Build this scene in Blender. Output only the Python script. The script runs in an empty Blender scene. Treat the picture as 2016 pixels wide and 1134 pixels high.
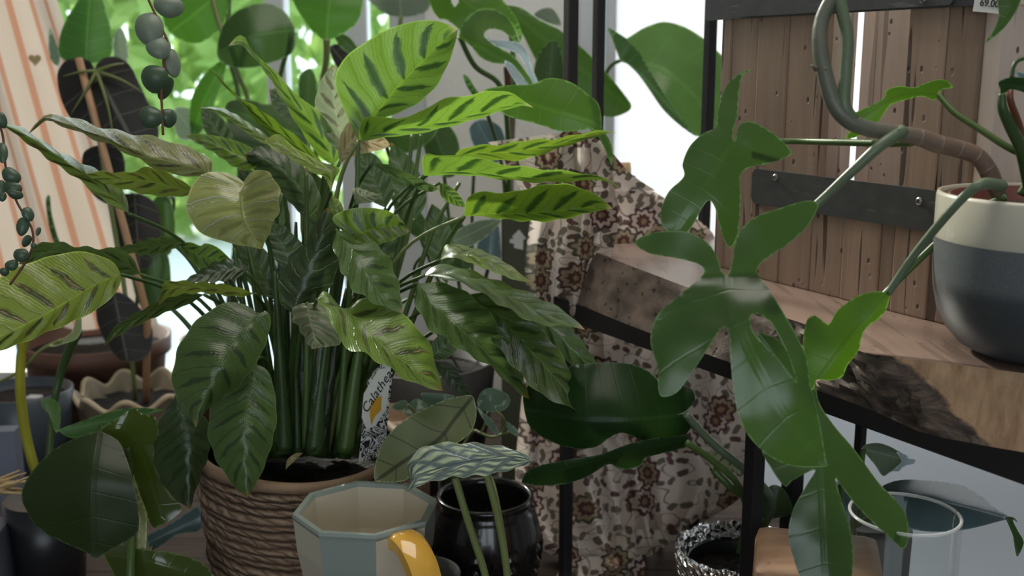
import bpy, bmesh, math, random
from mathutils import Vector, Matrix, noise as mnoise
from mathutils.geometry import delaunay_2d_cdt
R = random.Random(7)
sc = bpy.context.scene
COL = sc.collection
pi = math.pi
# ------------------------------------------------------------------ camera
F = 2162.0
PITCH = math.radians(11.5)
C0 = Vector((0, 0, 1.25))
RT = Vector((1, 0, 0)); UP = Vector((0, math.sin(PITCH), math.cos(PITCH))); FW = Vector((0, math.cos(PITCH), -math.sin(PITCH)))
cam = bpy.data.cameras.new('camera'); camo = bpy.data.objects.new('camera', cam); COL.objects.link(camo)
camo.location = C0; camo.rotation_euler = (pi / 2 - PITCH, 0, 0)
cam.sensor_width = 36; cam.lens = 36 * F / 2016; cam.clip_start = .02; cam.clip_end = 200
cam.dof.use_dof = True; cam.dof.focus_distance = 1.0; cam.dof.aperture_fstop = 6.8
sc.camera = camo

def ray(px, py): return (FW + RT * ((px - 1008) / F) + UP * ((567 - py) / F))
def P(px, py, d): return C0 + ray(px, py) * d
def OZ(px, py, z):
    r = ray(px, py); return C0 + r * ((z - C0.z) / r.z)
def OPL(px, py, p0, n):
    r = ray(px, py); return C0 + r * ((p0 - C0).dot(n) / r.dot(n))

# ------------------------------------------------------------------ scene tree
def tag(o, label=None, cat=None, group=None, kind=None):
    if label: o['label'] = label
    if cat: o['category'] = cat
    if group: o['group'] = group
    if kind: o['kind'] = kind
    return o
def thing(name, label, cat, loc, group=None, rz=0):
    o = bpy.data.objects.new(name, None); COL.objects.link(o); o.empty_display_size = .02
    o.location = loc; o.rotation_euler = (0, 0, rz)
    bpy.context.view_layer.update() if False else None
    return tag(o, label, cat, group)
def root_inv(p):
    m = Matrix.Identity(4)
    while p is not None:
        m = (Matrix.Translation(p.location) @ p.rotation_euler.to_matrix().to_4x4()) @ m
        p = p.parent
    return m.inverted()
def obj(name, verts, faces, mat, parent=None, smooth=True, uvs=None, midx=None, local=False):
    """link ONE mesh object; verts are world points unless local"""
    if parent is not None and not local:
        mi = root_inv(parent); verts = [mi @ Vector(v) for v in verts]
    me = bpy.data.meshes.new(name); me.from_pydata([tuple(v) for v in verts], [], faces)
    for m in (mat if isinstance(mat, (list, tuple)) else [mat]): me.materials.append(m)
    if uvs:
        ul = me.uv_layers.new(name='UVMap'); k = 0
        for p in me.polygons:
            for li in p.loop_indices: ul.data[li].uv = uvs[me.loops[li].vertex_index]
    for i, p in enumerate(me.polygons):
        p.use_smooth = smooth
        if midx: p.material_index = midx[i]
    me.validate(); me.update()
    o = bpy.data.objects.new(name, me); COL.objects.link(o)
    if parent is not None: o.parent = parent
    return o
def struct(o): o['kind'] = 'structure'; return o
class MB:
    """collects shapes into one mesh"""
    def __init__(s): s.v = []; s.f = []; s.mi = []; s.uv = []
    def add(s, v, f, mi=0, uv=None):
        b = len(s.v); s.v += [Vector(x) for x in v]; s.f += [[i + b for i in q] for q in f]; s.mi += [mi] * len(f)
        s.uv += uv if uv else [(0, 0)] * len(v)
        return s
    def box(s, c, sz, mat3=None, bev=0, mi=0):
        bm = bmesh.new(); bmesh.ops.create_cube(bm, size=1)
        for v in bm.verts: v.co = Vector((v.co.x * sz[0], v.co.y * sz[1], v.co.z * sz[2]))
        if bev: bmesh.ops.bevel(bm, geom=bm.edges[:], offset=bev, segments=2, profile=.6, affect='EDGES')
        M = (mat3.to_4x4() if mat3 else Matrix.Identity(4)); c = Vector(c)
        bm.verts.index_update()
        s.add([M @ v.co + c for v in bm.verts], [[v.index for v in f.verts] for f in bm.faces], mi); bm.free(); return s
    def lathe(s, c, prof, n=40, mi=0, wob=None, close=False):
        c = Vector(c); v = []; f = []; uv = []
        L = len(prof)
        for j, (r, z) in enumerate(prof):
            for i in range(n):
                a = 2 * pi * i / n
                rr, zz = (wob(a, r, z, j) if wob else (r, z))
                v.append(c + Vector((rr * math.cos(a), rr * math.sin(a), zz))); uv.append((i / n, j / max(1, L - 1)))
        for j in range(L - 1):
            for i in range(n):
                f.append([j * n + i, j * n + (i + 1) % n, (j + 1) * n + (i + 1) % n, (j + 1) * n + i])
        if close:
            f.append([i for i in range(n)][::-1]); f.append([(L - 1) * n + i for i in range(n)])
        return s.add(v, f, mi, uv)
    def tube(s, pts, rad, n=8, mi=0, cap=True):
        pts = [Vector(p) for p in pts]; v = []; f = []; uv = []; up = Vector((.13, .21, .97)); L = len(pts)
        nrm = None
        for j, p in enumerate(pts):
            t = (pts[min(j + 1, L - 1)] - pts[max(j - 1, 0)])
            t = t.normalized() if t.length > 1e-9 else Vector((0, 0, 1))
            if nrm is None:
                nrm = t.cross(up if abs(t.dot(up)) < .95 else Vector((1, 0, 0))).normalized()
            else:
                nrm = (nrm - t * nrm.dot(t)).normalized()
            b = t.cross(nrm)
            r = rad[j] if isinstance(rad, (list, tuple)) else rad
            for i in range(n):
                a = 2 * pi * i / n
                v.append(p + (nrm * math.cos(a) + b * math.sin(a)) * r); uv.append((j / (L - 1), i / n))
        for j in range(L - 1):
            for i in range(n): f.append([j * n + i, j * n + (i + 1) % n, (j + 1) * n + (i + 1) % n, (j + 1) * n + i])
        if cap: f.append(list(range(n))[::-1]); f.append([(L - 1) * n + i for i in range(n)])
        return s.add(v, f, mi, uv)
    def build(s, name, mat, parent=None, smooth=True, local=False):
        return obj(name, s.v, s.f, mat, parent, smooth, s.uv, s.mi, local)

def autosmooth(o, ang=35):
    me = o.data
    bm = bmesh.new(); bm.from_mesh(me)
    for e in bm.edges:
        if len(e.link_faces) == 2 and e.calc_face_angle(0) > math.radians(ang): e.smooth = False
    bm.to_mesh(me); bm.free(); return o

# ------------------------------------------------------------------ curves
def cr(pts, n=10, closed=False):
    """Catmull-Rom through points of any dimension; a repeated point makes a corner"""
    pts = [tuple(p) for p in pts]; D = len(pts[0]); out = []; L = len(pts)
    segs = L if closed else L - 1
    for i in range(segs):
        p1 = pts[i]; p2 = pts[(i + 1) % L]
        if p1 == p2: continue
        p0 = pts[(i - 1) % L] if (closed or i > 0) else p1
        p3 = pts[(i + 2) % L] if (closed or i + 2 < L) else p2
        for k in range(n):
            t = k / n
            out.append(tuple(.5 * (2 * p1[q] + (p2[q] - p0[q]) * t + (2 * p0[q] - 5 * p1[q] + 4 * p2[q] - p3[q]) * t * t + (3 * p1[q] - p0[q] - 3 * p2[q] + p3[q]) * t ** 3) for q in range(D)))
    if not closed: out.append(pts[-1])
    return out
def resample(c, n):
    d = [0]
    for a, b in zip(c, c[1:]): d.append(d[-1] + math.dist(a[:2], b[:2]))
    T = d[-1] or 1; out = []; j = 0
    for i in range(n):
        t = T * i / (n - 1)
        while j < len(d) - 2 and d[j + 1] < t: j += 1
        u = (t - d[j]) / ((d[j + 1] - d[j]) or 1); u = min(1, max(0, u))
        out.append(tuple(a + (b - a) * u for a, b in zip(c[j], c[j + 1])))
    return out
def lerpk(ks, t):
    x = t * (len(ks) - 1); i = min(int(x), len(ks) - 2); u = x - i
    return ks[i] + (ks[i + 1] - ks[i]) * u

# ------------------------------------------------------------------ leaves
def leaf(parent, base, tip, A, B, d, ta=0, tb=0, mid=None, mat=None, rip=.0016, nv=6, n=34, m=6, label=None, name='leaf', cup=0):
    """blade between two margins; d: distances along the blade; ta/tb: how far each margin lies behind (+) or before (-) the midrib"""
    a = resample(cr([base] + A + [tip]), n); b = resample(cr([base] + B + [tip]), n)
    c = resample(cr([base] + mid + [tip]), n) if mid else [((p[0] + q[0]) / 2, (p[1] + q[1]) / 2) for p, q in zip(a, b)]
    G_ = []; uv = []
    ph = R.random() * 6
    for i in range(n):
        s = i / (n - 1); e = math.sin(pi * min(1, max(0, s))) ** .6; dm = lerpk(d, s)
        row = []
        for k in range(-m, m + 1):
            t = abs(k) / m
            q = a[i] if k < 0 else b[i]; off = (ta if k < 0 else tb) * e
            x = c[i][0] + (q[0] - c[i][0]) * t; y = c[i][1] + (q[1] - c[i][1]) * t
            row.append(P(x, y, dm + off * (t ** 1.25) + cup * math.sin(pi * t) * e)); uv.append((s, .5 + .5 * k / m))
        G_.append(row)
    W = 2 * m + 1; V = []
    for i in range(n):
        s = i / (n - 1); e = math.sin(pi * s) ** .7
        for k in range(W):
            t = (k - m) / m
            du = G_[min(i + 1, n - 1)][k] - G_[max(i - 1, 0)][k]; dv = G_[i][min(k + 1, W - 1)] - G_[i][max(k - 1, 0)]
            nr = du.cross(dv)
            nr = nr.normalized() if nr.length > 1e-12 else Vector((0, 0, 0))
            w = nv * s - 1.0 * abs(t) + (.5 if t > 0 else 0)
            V.append(G_[i][k] + nr * (rip * e * math.sin(2 * pi * w) * min(1, abs(t) * 2.2) * (1.15 - .5 * abs(t)) + rip * .6 * e * math.sin(5 * s + ph)))
    Fc = [[i * W + k, i * W + k + 1, (i + 1) * W + k + 1, (i + 1) * W + k] for i in range(n - 1) for k in range(W - 1)]
    o = obj(name, V, Fc, mat, parent, True, uv)
    if label: o['label'] = label
    return o
def pleaf(parent, outline, mid, mat, cup=.01, side=0, holes=(), step=9, wob=.0015, label=None, name='leaf', nseg=6, bend=0):
    """blade of any outline (lobed, holed) about a midrib of (x, y, distance) points"""
    loops = [cr(outline, nseg, True)] + [cr(h, nseg, True) for h in holes]
    M = cr(mid, 8); md = [0]
    for p, q in zip(M, M[1:]): md.append(md[-1] + math.dist(p[:2], q[:2]))
    T = md[-1] or 1
    def near(x, y):
        best = None
        for j in range(len(M) - 1):
            ax, ay = M[j][:2]; bx, by = M[j + 1][:2]; L2 = (bx - ax) ** 2 + (by - ay) ** 2 or 1e-9
            u = ((x - ax) * (bx - ax) + (y - ay) * (by - ay)) / L2; uc = min(1, max(0, u))
            X = ax + (bx - ax) * uc; Y = ay + (by - ay) * uc; dd = math.hypot(x - X, y - Y)
            if best is None or dd < best[0]:
                sg = 1 if (bx - ax) * (y - ay) - (by - ay) * (x - ax) > 0 else -1
                best = (dd, sg, (md[j] + math.sqrt(L2) * uc) / T, M[j][2] + (M[j + 1][2] - M[j][2]) * uc)
        return best
    pts = []; edges = []
    for lp in loops:
        b = len(pts); pts += [Vector(p[:2]) for p in lp]; edges += [(b + i, b + (i + 1) % len(lp)) for i in range(len(lp))]
    xs = [p.x for p in pts]; ys = [p.y for p in pts]
    y = min(ys) + step * .5; r = 0
    while y < max(ys):
        x = min(xs) + step * (.5 if r % 2 else 0)
        while x < max(xs): pts.append(Vector((x + .01 * r, y))); x += step
        y += step * .87; r += 1
    vs, es, fs, *_ = delaunay_2d_cdt(pts, edges, [], 4, 1e-4)
    def inside(x, y, lp):
        c = False
        for i in range(len(lp)):
            x1, y1 = lp[i][:2]; x2, y2 = lp[i - 1][:2]
            if (y1 > y) != (y2 > y) and x < (x2 - x1) * (y - y1) / (y2 - y1) + x1: c = not c
        return c
    fs2 = []
    for f in fs:
        cx = sum(vs[i].x for i in f) / len(f); cy = sum(vs[i].y for i in f) / len(f)
        if inside(cx, cy, loops[0]) and not any(inside(cx, cy, h) for h in loops[1:]): fs2.append(f)
    fs = fs2
    info = [near(v.x, v.y) for v in vs]; W = max(i[0] for i in info) or 1
    V = []; uv = []; sd = R.random() * 50
    for v, (dd, sg, t, dm) in zip(vs, info):
        q = dd / W
        dep = dm + cup * q ** 1.3 + side * sg * q + bend * (t - .5) ** 2 + wob * mnoise.noise(Vector((v.x * .013, v.y * .013, sd))) * 2
        V.append(P(v.x, v.y, dep)); uv.append((t, .5 + .5 * sg * q))
    o = obj(name, V, [list(f)[::-1] for f in fs], mat, parent, True, uv)
    bset = {(round(p.x, 2), round(p.y, 2)) for p in pts[:len(edges)]}
    at = o.data.attributes.new('margin', 'FLOAT', 'POINT')
    for i, v in enumerate(vs): at.data[i].value = 1.0 if (round(v.x, 2), round(v.y, 2)) in bset else 0.0
    if label: o['label'] = label
    return o
def stalk(parent, pts, r, mat, name='leaf_stalk', n=7, seg=7):
    """round stem through (x, y, distance) points; r: radii in metres"""
    c = cr(pts, seg); L = len(c)
    rr = [lerpk(r, i / (L - 1)) for i in range(L)] if isinstance(r, (list, tuple)) else r
    return MB().tube([P(*p) for p in c], rr, n).build(name, mat, parent)
def sheet(parent, name, left, right, d, mat, nu=70, nvv=50, amp=.02, folds=4, ph=0, ddr=0, label=None, uvs=1, crumple=.006, drift=1.2):
    """hanging cloth between two side lines of pixel points, at distance d (list down the sheet), folds as depth waves"""
    a = resample(cr(left), nvv); b = resample(cr(right), nvv); V = []; uv = []
    for j in range(nvv):
        t = j / (nvv - 1)
        for i in range(nu):
            u = i / (nu - 1); x = a[j][0] + (b[j][0] - a[j][0]) * u; y = a[j][1] + (b[j][1] - a[j][1]) * u
            f = math.sin(2 * pi * folds * u + ph + drift * t + .8 * math.sin(3 * t + 2 * u)) + .22 * math.sin(2 * pi * folds * 1.7 * u + 2.1 * ph - 2 * t)
            nz = mnoise.noise(Vector((x * .012, y * .010, ph))) * crumple * 2 + mnoise.noise(Vector((x * .035, y * .03, ph + 4))) * crumple
            V.append(P(x, y, lerpk(d, t) + ddr * u + amp * f + nz)); uv.append(((x * 0.001 + .2 * amp * f) * uvs, y * .001 * uvs))
    Fc = [[j * nu + i, j * nu + i + 1, (j + 1) * nu + i + 1, (j + 1) * nu + i] for j in range(nvv - 1) for i in range(nu - 1)]
    o = obj(name, V, Fc, mat, parent, True, uv)
    if label: o['label'] = label
    return o
# ------------------------------------------------------------------ node materials
class S:
    def __init__(s, g, o): s.g = g; s.o = o
    def __add__(s, b): return s.g.m('ADD', s, b)
    def __radd__(s, b): return s.g.m('ADD', b, s)
    def __sub__(s, b): return s.g.m('SUBTRACT', s, b)
    def __rsub__(s, b): return s.g.m('SUBTRACT', b, s)
    def __mul__(s, b): return s.g.m('MULTIPLY', s, b)
    def __rmul__(s, b): return s.g.m('MULTIPLY', b, s)
    def __truediv__(s, b): return s.g.m('DIVIDE', s, b)
def C4(c): return (c[0], c[1], c[2], 1)
class G:
    def __init__(s, name):
        s.mat = bpy.data.materials.new(name); s.mat.use_nodes = True; s.t = s.mat.node_tree; s.t.nodes.clear()
        s.cache = {}
    def put(s, sock, v):
        if isinstance(v, S): s.t.links.new(v.o, sock)
        elif isinstance(v, (tuple, list)): sock.default_value = C4(v) if len(sock.default_value) == 4 else tuple(v)
        else: sock.default_value = v
    def node(s, ty, ins=None, out=0, **props):
        n = s.t.nodes.new(ty)
        for k, v in props.items(): setattr(n, k, v)
        for k, v in (ins or {}).items(): s.put(n.inputs[k], v)
        return S(s, n.outputs[out])
    def m(s, op, a, b=0.0, c=0.0, clamp=False):
        return s.node('ShaderNodeMath', {0: a, 1: b, 2: c}, operation=op, use_clamp=clamp)
    def ss(s, x, a, b, lo=0.0, hi=1.0):
        return s.node('ShaderNodeMapRange', {'Value': x, 'From Min': a, 'From Max': b, 'To Min': lo, 'To Max': hi}, interpolation_type='SMOOTHSTEP')
    def mix(s, f, a, b, mode='MIX'):
        n = s.t.nodes.new('ShaderNodeMix'); n.data_type = 'RGBA'; n.blend_type = mode
        s.put(n.inputs[0], f); s.put(n.inputs[6], a); s.put(n.inputs[7], b); return S(s, n.outputs[2])
    def coord(s, w='Object'):
        if w not in s.cache:
            s.cache[w] = s.node('ShaderNodeTexCoord', out=w)
        return s.cache[w]
    def uv(s):
        x = s.node('ShaderNodeSeparateXYZ', {0: s.coord('UV')}); n = x.o.node
        return S(s, n.outputs[0]), S(s, n.outputs[1])
    def xyz(s, vec):
        x = s.node('ShaderNodeSeparateXYZ', {0: vec}); n = x.o.node
        return S(s, n.outputs[0]), S(s, n.outputs[1]), S(s, n.outputs[2])
    def comb(s, x, y, z=0.0): return s.node('ShaderNodeCombineXYZ', {0: x, 1: y, 2: z})
    def scale(s, vec, sc3, off=None):
        n = {0: vec, 'Scale': sc3}
        if off is not None: n['Location'] = off
        return s.node('ShaderNodeMapping', n)
    def noise(s, vec, sc=5, det=3, ro=.55, dist=0.0):
        return s.node('ShaderNodeTexNoise', {'Vector': vec, 'Scale': sc, 'Detail': det, 'Roughness': ro, 'Distortion': dist})
    def vor(s, vec, sc=5, feat='F1', out='Distance', rnd=1.0):
        return s.node('ShaderNodeTexVoronoi', {'Vector': vec, 'Scale': sc, 'Randomness': rnd}, out=out, feature=feat)
    def ramp(s, f, stops):
        n = s.t.nodes.new('ShaderNodeValToRGB'); s.put(n.inputs[0], f); e = n.color_ramp.elements
        while len(e) < len(stops): e.new(.5)
        for q, (p, c) in zip(e, stops): q.position = p; q.color = C4(c)
        return S(s, n.outputs[0])
    def rnd(s): return s.node('ShaderNodeObjectInfo', out='Random')
    def hsv(s, col, h=.5, sa=1.0, v=1.0):
        return s.node('ShaderNodeHueSaturation', {'Hue': h, 'Saturation': sa, 'Value': v, 'Color': col})
    def bump(s, h, st=.3, dist=.01):
        return s.node('ShaderNodeBump', {'Strength': st, 'Distance': dist, 'Height': h})
    def pbr(s, col, rough=.5, **kw):
        ins = {'Base Color': col, 'Roughness': rough}
        for k, v in kw.items(): ins[k.replace('_', ' ')] = v
        return s.node('ShaderNodeBsdfPrincipled', ins)
    def out(s, sh):
        o = s.t.nodes.new('ShaderNodeOutputMaterial'); s.t.links.new(sh.o, o.inputs[0]); return s.mat
    def mixs(s, f, a, b): 
        n = s.t.nodes.new('ShaderNodeMixShader'); s.put(n.inputs[0], f); s.t.links.new(a.o, n.inputs[1]); s.t.links.new(b.o, n.inputs[2]); return S(s, n.outputs[0])
MAT = {}
def plain(name, col, rough=.5, var=.0, bump=0, bsc=60, **kw):
    g = G(name); c = C4(col)
    if var:
        n = g.noise(g.coord(), 14, 4); c = g.mix(n, tuple(x * (1 - var) for x in col), tuple(x * (1 + var) for x in col))
    if bump: kw['Normal'] = g.bump(g.noise(g.coord(), bsc, 4), bump, .003)
    MAT[name] = g.out(g.pbr(c, rough, **kw)); return MAT[name]
def calathea(name, base, dark, trans=.42, tcol=None, rough=.30, scar=0.0, fine=.1, tipc=(.42, .25, .05), bw=1.0, bs=.9, vl=None, coat=.5):
    g = G(name); u, v0 = g.uv(); sv = v0 - .5; v = g.m('ABSOLUTE', sv) * 2; side = g.m('GREATER_THAN', sv, 0.0) * .5
    rn = g.rnd()
    nz = g.noise(g.scale(g.coord('UV'), (3, 3, 3)), 2.2, 3)
    w = u * 5.4 - v * 1.05 + side + rn * .6 + nz * .3
    f = g.m('ABSOLUTE', g.m('FRACT', w) - .5)
    hw = g.ss(v, .02, .2, .06 * bw, .17 * bw) * g.ss(v, .5, .92, 1, 0.0)
    blob = g.ss(g.m('DIVIDE', f, g.m('MAXIMUM', hw, .002)), .3, 1.5, 1, 0) * g.ss(u, .02, .1) * g.ss(u, .86, .98, 1, 0)
    lines = g.m('SINE', w * 62) * .5 + .5
    vein = g.ss(g.m('ABSOLUTE', g.m('FRACT', w + .5) - .5), 0, .045, 1, 0)
    b2 = g.mix(rn, g.hsv(C4(base), .49, 1, .85), g.hsv(C4(base), .51, .95, 1.2))
    c = g.mix(lines * fine, b2, tuple(x * .45 for x in base))
    c = g.mix(nz * .25, c, tuple(x * .6 for x in base))
    c = g.mix(vein * .35, c, tuple(x * .4 for x in base))
    if vl: c = g.mix(vein * .8, c, vl)  # pale veins: their glint is put into the colour
    c = g.mix(blob * bs, c, dark)
    if scar:
        sc_ = blob * g.ss(f, .0, .05, 1, 0) * g.ss(g.noise(g.coord(), 40, 2), .45, .6)
        c = g.mix(sc_ * scar, c, (.42, .30, .16))
    mr = g.ss(v, .018, .035, 1, 0)
    c = g.mix(mr * .55, c, tuple(min(1, x * 1.35) for x in base))
    ed = g.ss(v, .965, .985)
    c = g.mix(ed * .6, c, tuple(min(1, x * 1.9 + .03) for x in base))
    c = g.mix(g.ss(u, .93, 1.0) * .7, c, tipc)
    bp = g.bump(g.m('SINE', w * 62) * .10 + vein * -1.0 + mr * -1.2 + g.m('SINE', w * 6.283) * .9, .55, .0016)
    p = g.pbr(c, rough, Normal=bp, Specular_IOR_Level=.65, Coat_Weight=coat, Coat_Roughness=.22)
    tc = g.mix(.5, c, tcol or tuple(x * 1.3 for x in base), 'MIX') if tcol else g.hsv(c, .485, 1.1, 1.7)
    tc = g.mix(blob * .7 * bs, g.hsv(c, .485, 1.0, 1.45), dark) if not tcol else tc
    t = g.node('ShaderNodeBsdfTranslucent', {'Color': tc})
    MAT[name] = g.out(g.mixs(trans, p, t)); return MAT[name]
def leafm(name, base, rough=.35, trans=.3, nv=7, vein=1.6, vs=.4, sheen=.5, mott=.25, quilt=0.0, edge=1.6, spots=None, tip=None, k=.7, tboost=1.7, blem=0):
    g = G(name); u, v0 = g.uv(); sv = v0 - .5; v = g.m('ABSOLUTE', sv) * 2
    nz = g.noise(g.coord(), 22, 3)
    w = u * nv - v * k + nz * .15
    f = g.m('ABSOLUTE', g.m('FRACT', w) - .5)
    vn = g.ss(f, 0, .05, 1, 0) * g.ss(v, .95, .6, 1, 1)
    c = g.mix(nz * mott * 2, g.hsv(C4(base), .495, 1.05, .8), g.hsv(C4(base), .505, 1, 1.25))
    c = g.mix(vn * vs, c, tuple(min(1, x * vein) for x in base))
    mr = g.ss(v, .015, .04, 1, 0)
    c = g.mix(mr * min(1, vs * 1.5), c, tuple(min(1, x * vein) for x in base))
    mg = g.node('ShaderNodeAttribute', {}, 2, attribute_name='margin')
    c = g.mix(g.ss(mg, .55, .9) * .55, c, tuple(min(1, x * edge * 1.6 + .05) for x in base))
    if blem: c = g.mix(g.ss(g.noise(g.coord(), 34, 2), .735, .75) * .8, c, (.30, .20, .11))
    if spots:
        sp = g.ss(g.noise(g.coord(), 70, 3), .56, .66); c = g.mix(sp * .8, c, spots)
    h = vn * -.8 + mr * -1.0
    if quilt: h = g.m('MULTIPLY', g.m('SUBTRACT', .25, g.m('MULTIPLY', f, f)), -1.0 * quilt) * g.ss(v, 0, .25) + g.noise(g.coord(), 90, 2) * .25
    if tip: c = g.mix(g.ss(u, .9, 1.0) * .8, c, tip)
    p = g.pbr(c, rough, Normal=g.bump(h, .8 if quilt else .14, .0016), Specular_IOR_Level=sheen)
    t = g.node('ShaderNodeBsdfTranslucent', {'Color': g.hsv(c, .485, 1.1, tboost)})
    MAT[name] = g.out(g.mixs(trans, p, t)); return MAT[name]
def wood(name, light, darkc, axis=2, sc=1.0, cracks=.8, holes=.8, rough=.6, coat=0.0):
    g = G(name); rn = g.rnd(); co = g.node('ShaderNodeVectorMath', {0: g.coord(), 1: g.comb(rn * 7, rn * 13, rn * 5)}, operation='ADD')
    s3 = [38 * sc, 38 * sc, 38 * sc]; s3[axis] = 2.4 * sc
    gr = g.noise(g.scale(co, tuple(s3)), 1.6, 6, .62, .3)
    br = g.noise(g.scale(co, (9 * sc, 9 * sc, 3 * sc)), 1, 2)
    c = g.ramp(gr, [(.25, darkc), (.5, tuple(.5 * (a + b) for a, b in zip(light, darkc))), (.75, light)])
    c = g.mix(br * .5, c, tuple(x * .55 for x in light)); c = g.hsv(c, .5, .95, rn * .35 + .85)
    s4 = [58 * sc, 58 * sc, 58 * sc]; s4[axis] = 3.0 * sc
    ck = g.ss(g.noise(g.scale(co, tuple(s4), (3, 1, 7)), 1.5, 1.5, .4), .615, .64)
    c = g.mix(ck * cracks, c, (.03, .018, .012))
    s5 = [70 * sc, 70 * sc, 70 * sc]; s5[axis] = 48 * sc
    ho = g.ss(g.vor(g.scale(co, tuple(s5)), 1.0), .10, .18, 1, 0) * g.ss(g.noise(co, 30 * sc, 1), .42, .52)
    c = g.mix(ho * holes, c, (.025, .014, .009))
    MAT[name] = g.out(g.pbr(c, rough, Normal=g.bump(gr - ck * 1.5 - ho * 1.5, .35 if not coat else .15, .002), Coat_Weight=coat, Coat_Roughness=.28)); return MAT[name]

# plants
calathea('calathea_lime', (.115, .235, .018), (.020, .062, .010), .5, fine=.28, tipc=(.42, .42, .20))
calathea('calathea_green', (.085, .155, .036), (.010, .024, .010), .33, bw=.6, bs=.62)
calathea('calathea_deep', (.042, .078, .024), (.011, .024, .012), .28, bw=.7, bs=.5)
calathea('calathea_olive', (.24, .27, .085), (.035, .038, .018), .3, scar=.8, bw=.6, bs=.8)
calathea('calathea_bright', (.20, .31, .045), (.045, .050, .018), .38, scar=1.0, bw=.75, bs=.8)
calathea('calathea_yellow', (.29, .42, .050), (.045, .050, .018), .4, scar=1.0, bw=.7, bs=.85)
calathea('calathea_tan', (.46, .40, .20), (.22, .16, .06), .45, scar=1)
calathea('calathea_silver', (.30, .36, .20), (.12, .13, .06), .3, scar=.9, rough=.25)
calathea('calathea_gloss', (.33, .36, .11), (.13, .15, .03), .2, rough=.16, tipc=(.5, .36, .04), vl=(.50, .55, .46), coat=.8, bs=.5)
leafm('stem_green', (.085, .150, .040), .4, .1, vs=.1)
leafm('stem_dark', (.045, .090, .026), .42, .05, vs=.1)
leafm('stem_light', (.22, .27, .10), .45, .1, vs=.1)
leafm('stem_yellow', (.40, .40, .05), .4, .1, vs=.1)
leafm('stem_blue', (.115, .155, .095), .4, .05, vs=.1, mott=.6)
leafm('stem_red', (.16, .06, .03), .45, 0, vs=.1)
leafm('philo', (.034, .076, .019), .27, .27, nv=6, vein=1.7, vs=.06, sheen=.7, tboost=1.9, blem=1)
leafm('philo_young', (.055, .135, .018), .36, .4, nv=6, vein=.6, vs=.3, tboost=1.5)
leafm('philo_dark', (.013, .036, .010), .32, .2, nv=9, vein=2.4, vs=.10, sheen=.22)
leafm('anthurium', (.045, .12, .030), .4, .36, nv=6, vein=2, vs=.3, tboost=1.3)
leafm('anthurium_black', (.016, .015, .013), .55, .05, nv=4, vein=6, vs=.75, mott=.2)
leafm('monstera', (.055, .135, .022), .32, .4, nv=7, vein=1.5, vs=.2, tboost=1.35)
leafm('monstera_silver', (.36, .45, .48), .25, .2, nv=7, vein=1.1, vs=.2)
leafm('broad_green', (.042, .12, .022), .38, .42, nv=6, vein=1.7, vs=.25, tboost=1.35)
leafm('elephant_leaf', (.085, .18, .05), .28, .5, nv=6, vein=1.5, vs=.25, sheen=.8, mott=.5, tboost=1.7)
leafm('broad_dark', (.035, .075, .022), .35, .25, nv=6, vein=1.8, vs=.3)
leafm('broad_grey', (.11, .15, .10), .5, .3, nv=6, vein=1.6, vs=.4)
leafm('broad_deep', (.020, .040, .008), .42, .25, nv=5, vein=1.8, vs=.08, tboost=1.3)
leafm('gloss_gold', (.060, .095, .020), .16, .25, nv=6, vein=1.8, vs=.08, sheen=.8)
leafm('blue_leaf', (.085, .14, .155), .28, .15, nv=26, vein=2.2, vs=.3, sheen=.8, k=3)
leafm('alocasia_under', (.19, .225, .115), .5, .3, nv=4, vein=.32, vs=.85, k=1.4, mott=.1)
leafm('satin_leaf', (.10, .16, .11), .45, .15, nv=5, vein=1.1, vs=.1, spots=(.36, .44, .38))
leafm('pad_leaf', (.17, .215, .16), .40, .08, nv=3, vein=1.2, vs=.2, mott=.5, edge=1.8)
leafm('pad_dark', (.065, .11, .065), .35, .08, nv=3, vein=1.3, vs=.2, mott=.4, edge=2.6)
def dragon():
    g = G('alocasia_scale'); u, v0 = g.uv(); sv = v0 - .5; v = g.m('ABSOLUTE', sv) * 2
    side = g.m('GREATER_THAN', sv, 0.0) * .37
    w = u * 4.6 - v * .9 + side; f = g.m('ABSOLUTE', g.m('FRACT', w) - .5)
    w2 = v * 3.2 + g.m('FLOOR', w) * .4; f2 = g.m('ABSOLUTE', g.m('FRACT', w2) - .5)
    cell = g.m('MINIMUM', g.m('SUBTRACT', .5, f), g.m('MULTIPLY', g.m('SUBTRACT', .5, f2), .8))
    fine = g.m('SINE', w * 13) * .5 + .5
    c = g.ramp(cell, [(0, (.07, .11, .12)), (.1, (.13, .19, .19)), (.25, (.36, .44, .30)), (.5, (.50, .57, .38))])
    c = g.mix(fine * .22, c, (.12, .18, .18))
    c = g.mix(g.ss(v, .02, .05, 1, 0), c, (.05, .08, .09)); c = g.mix(g.ss(v, .95, .98), c, (.30, .38, .26))
    h = g.ss(cell, 0, .25) + fine * .08
    p = g.pbr(c, .42, Normal=g.bump(h, .8, .004)); t = g.node('ShaderNodeBsdfTranslucent', {'Color': c})
    MAT['alocasia_scale'] = g.out(g.mixs(.15, p, t))
dragon()
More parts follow.
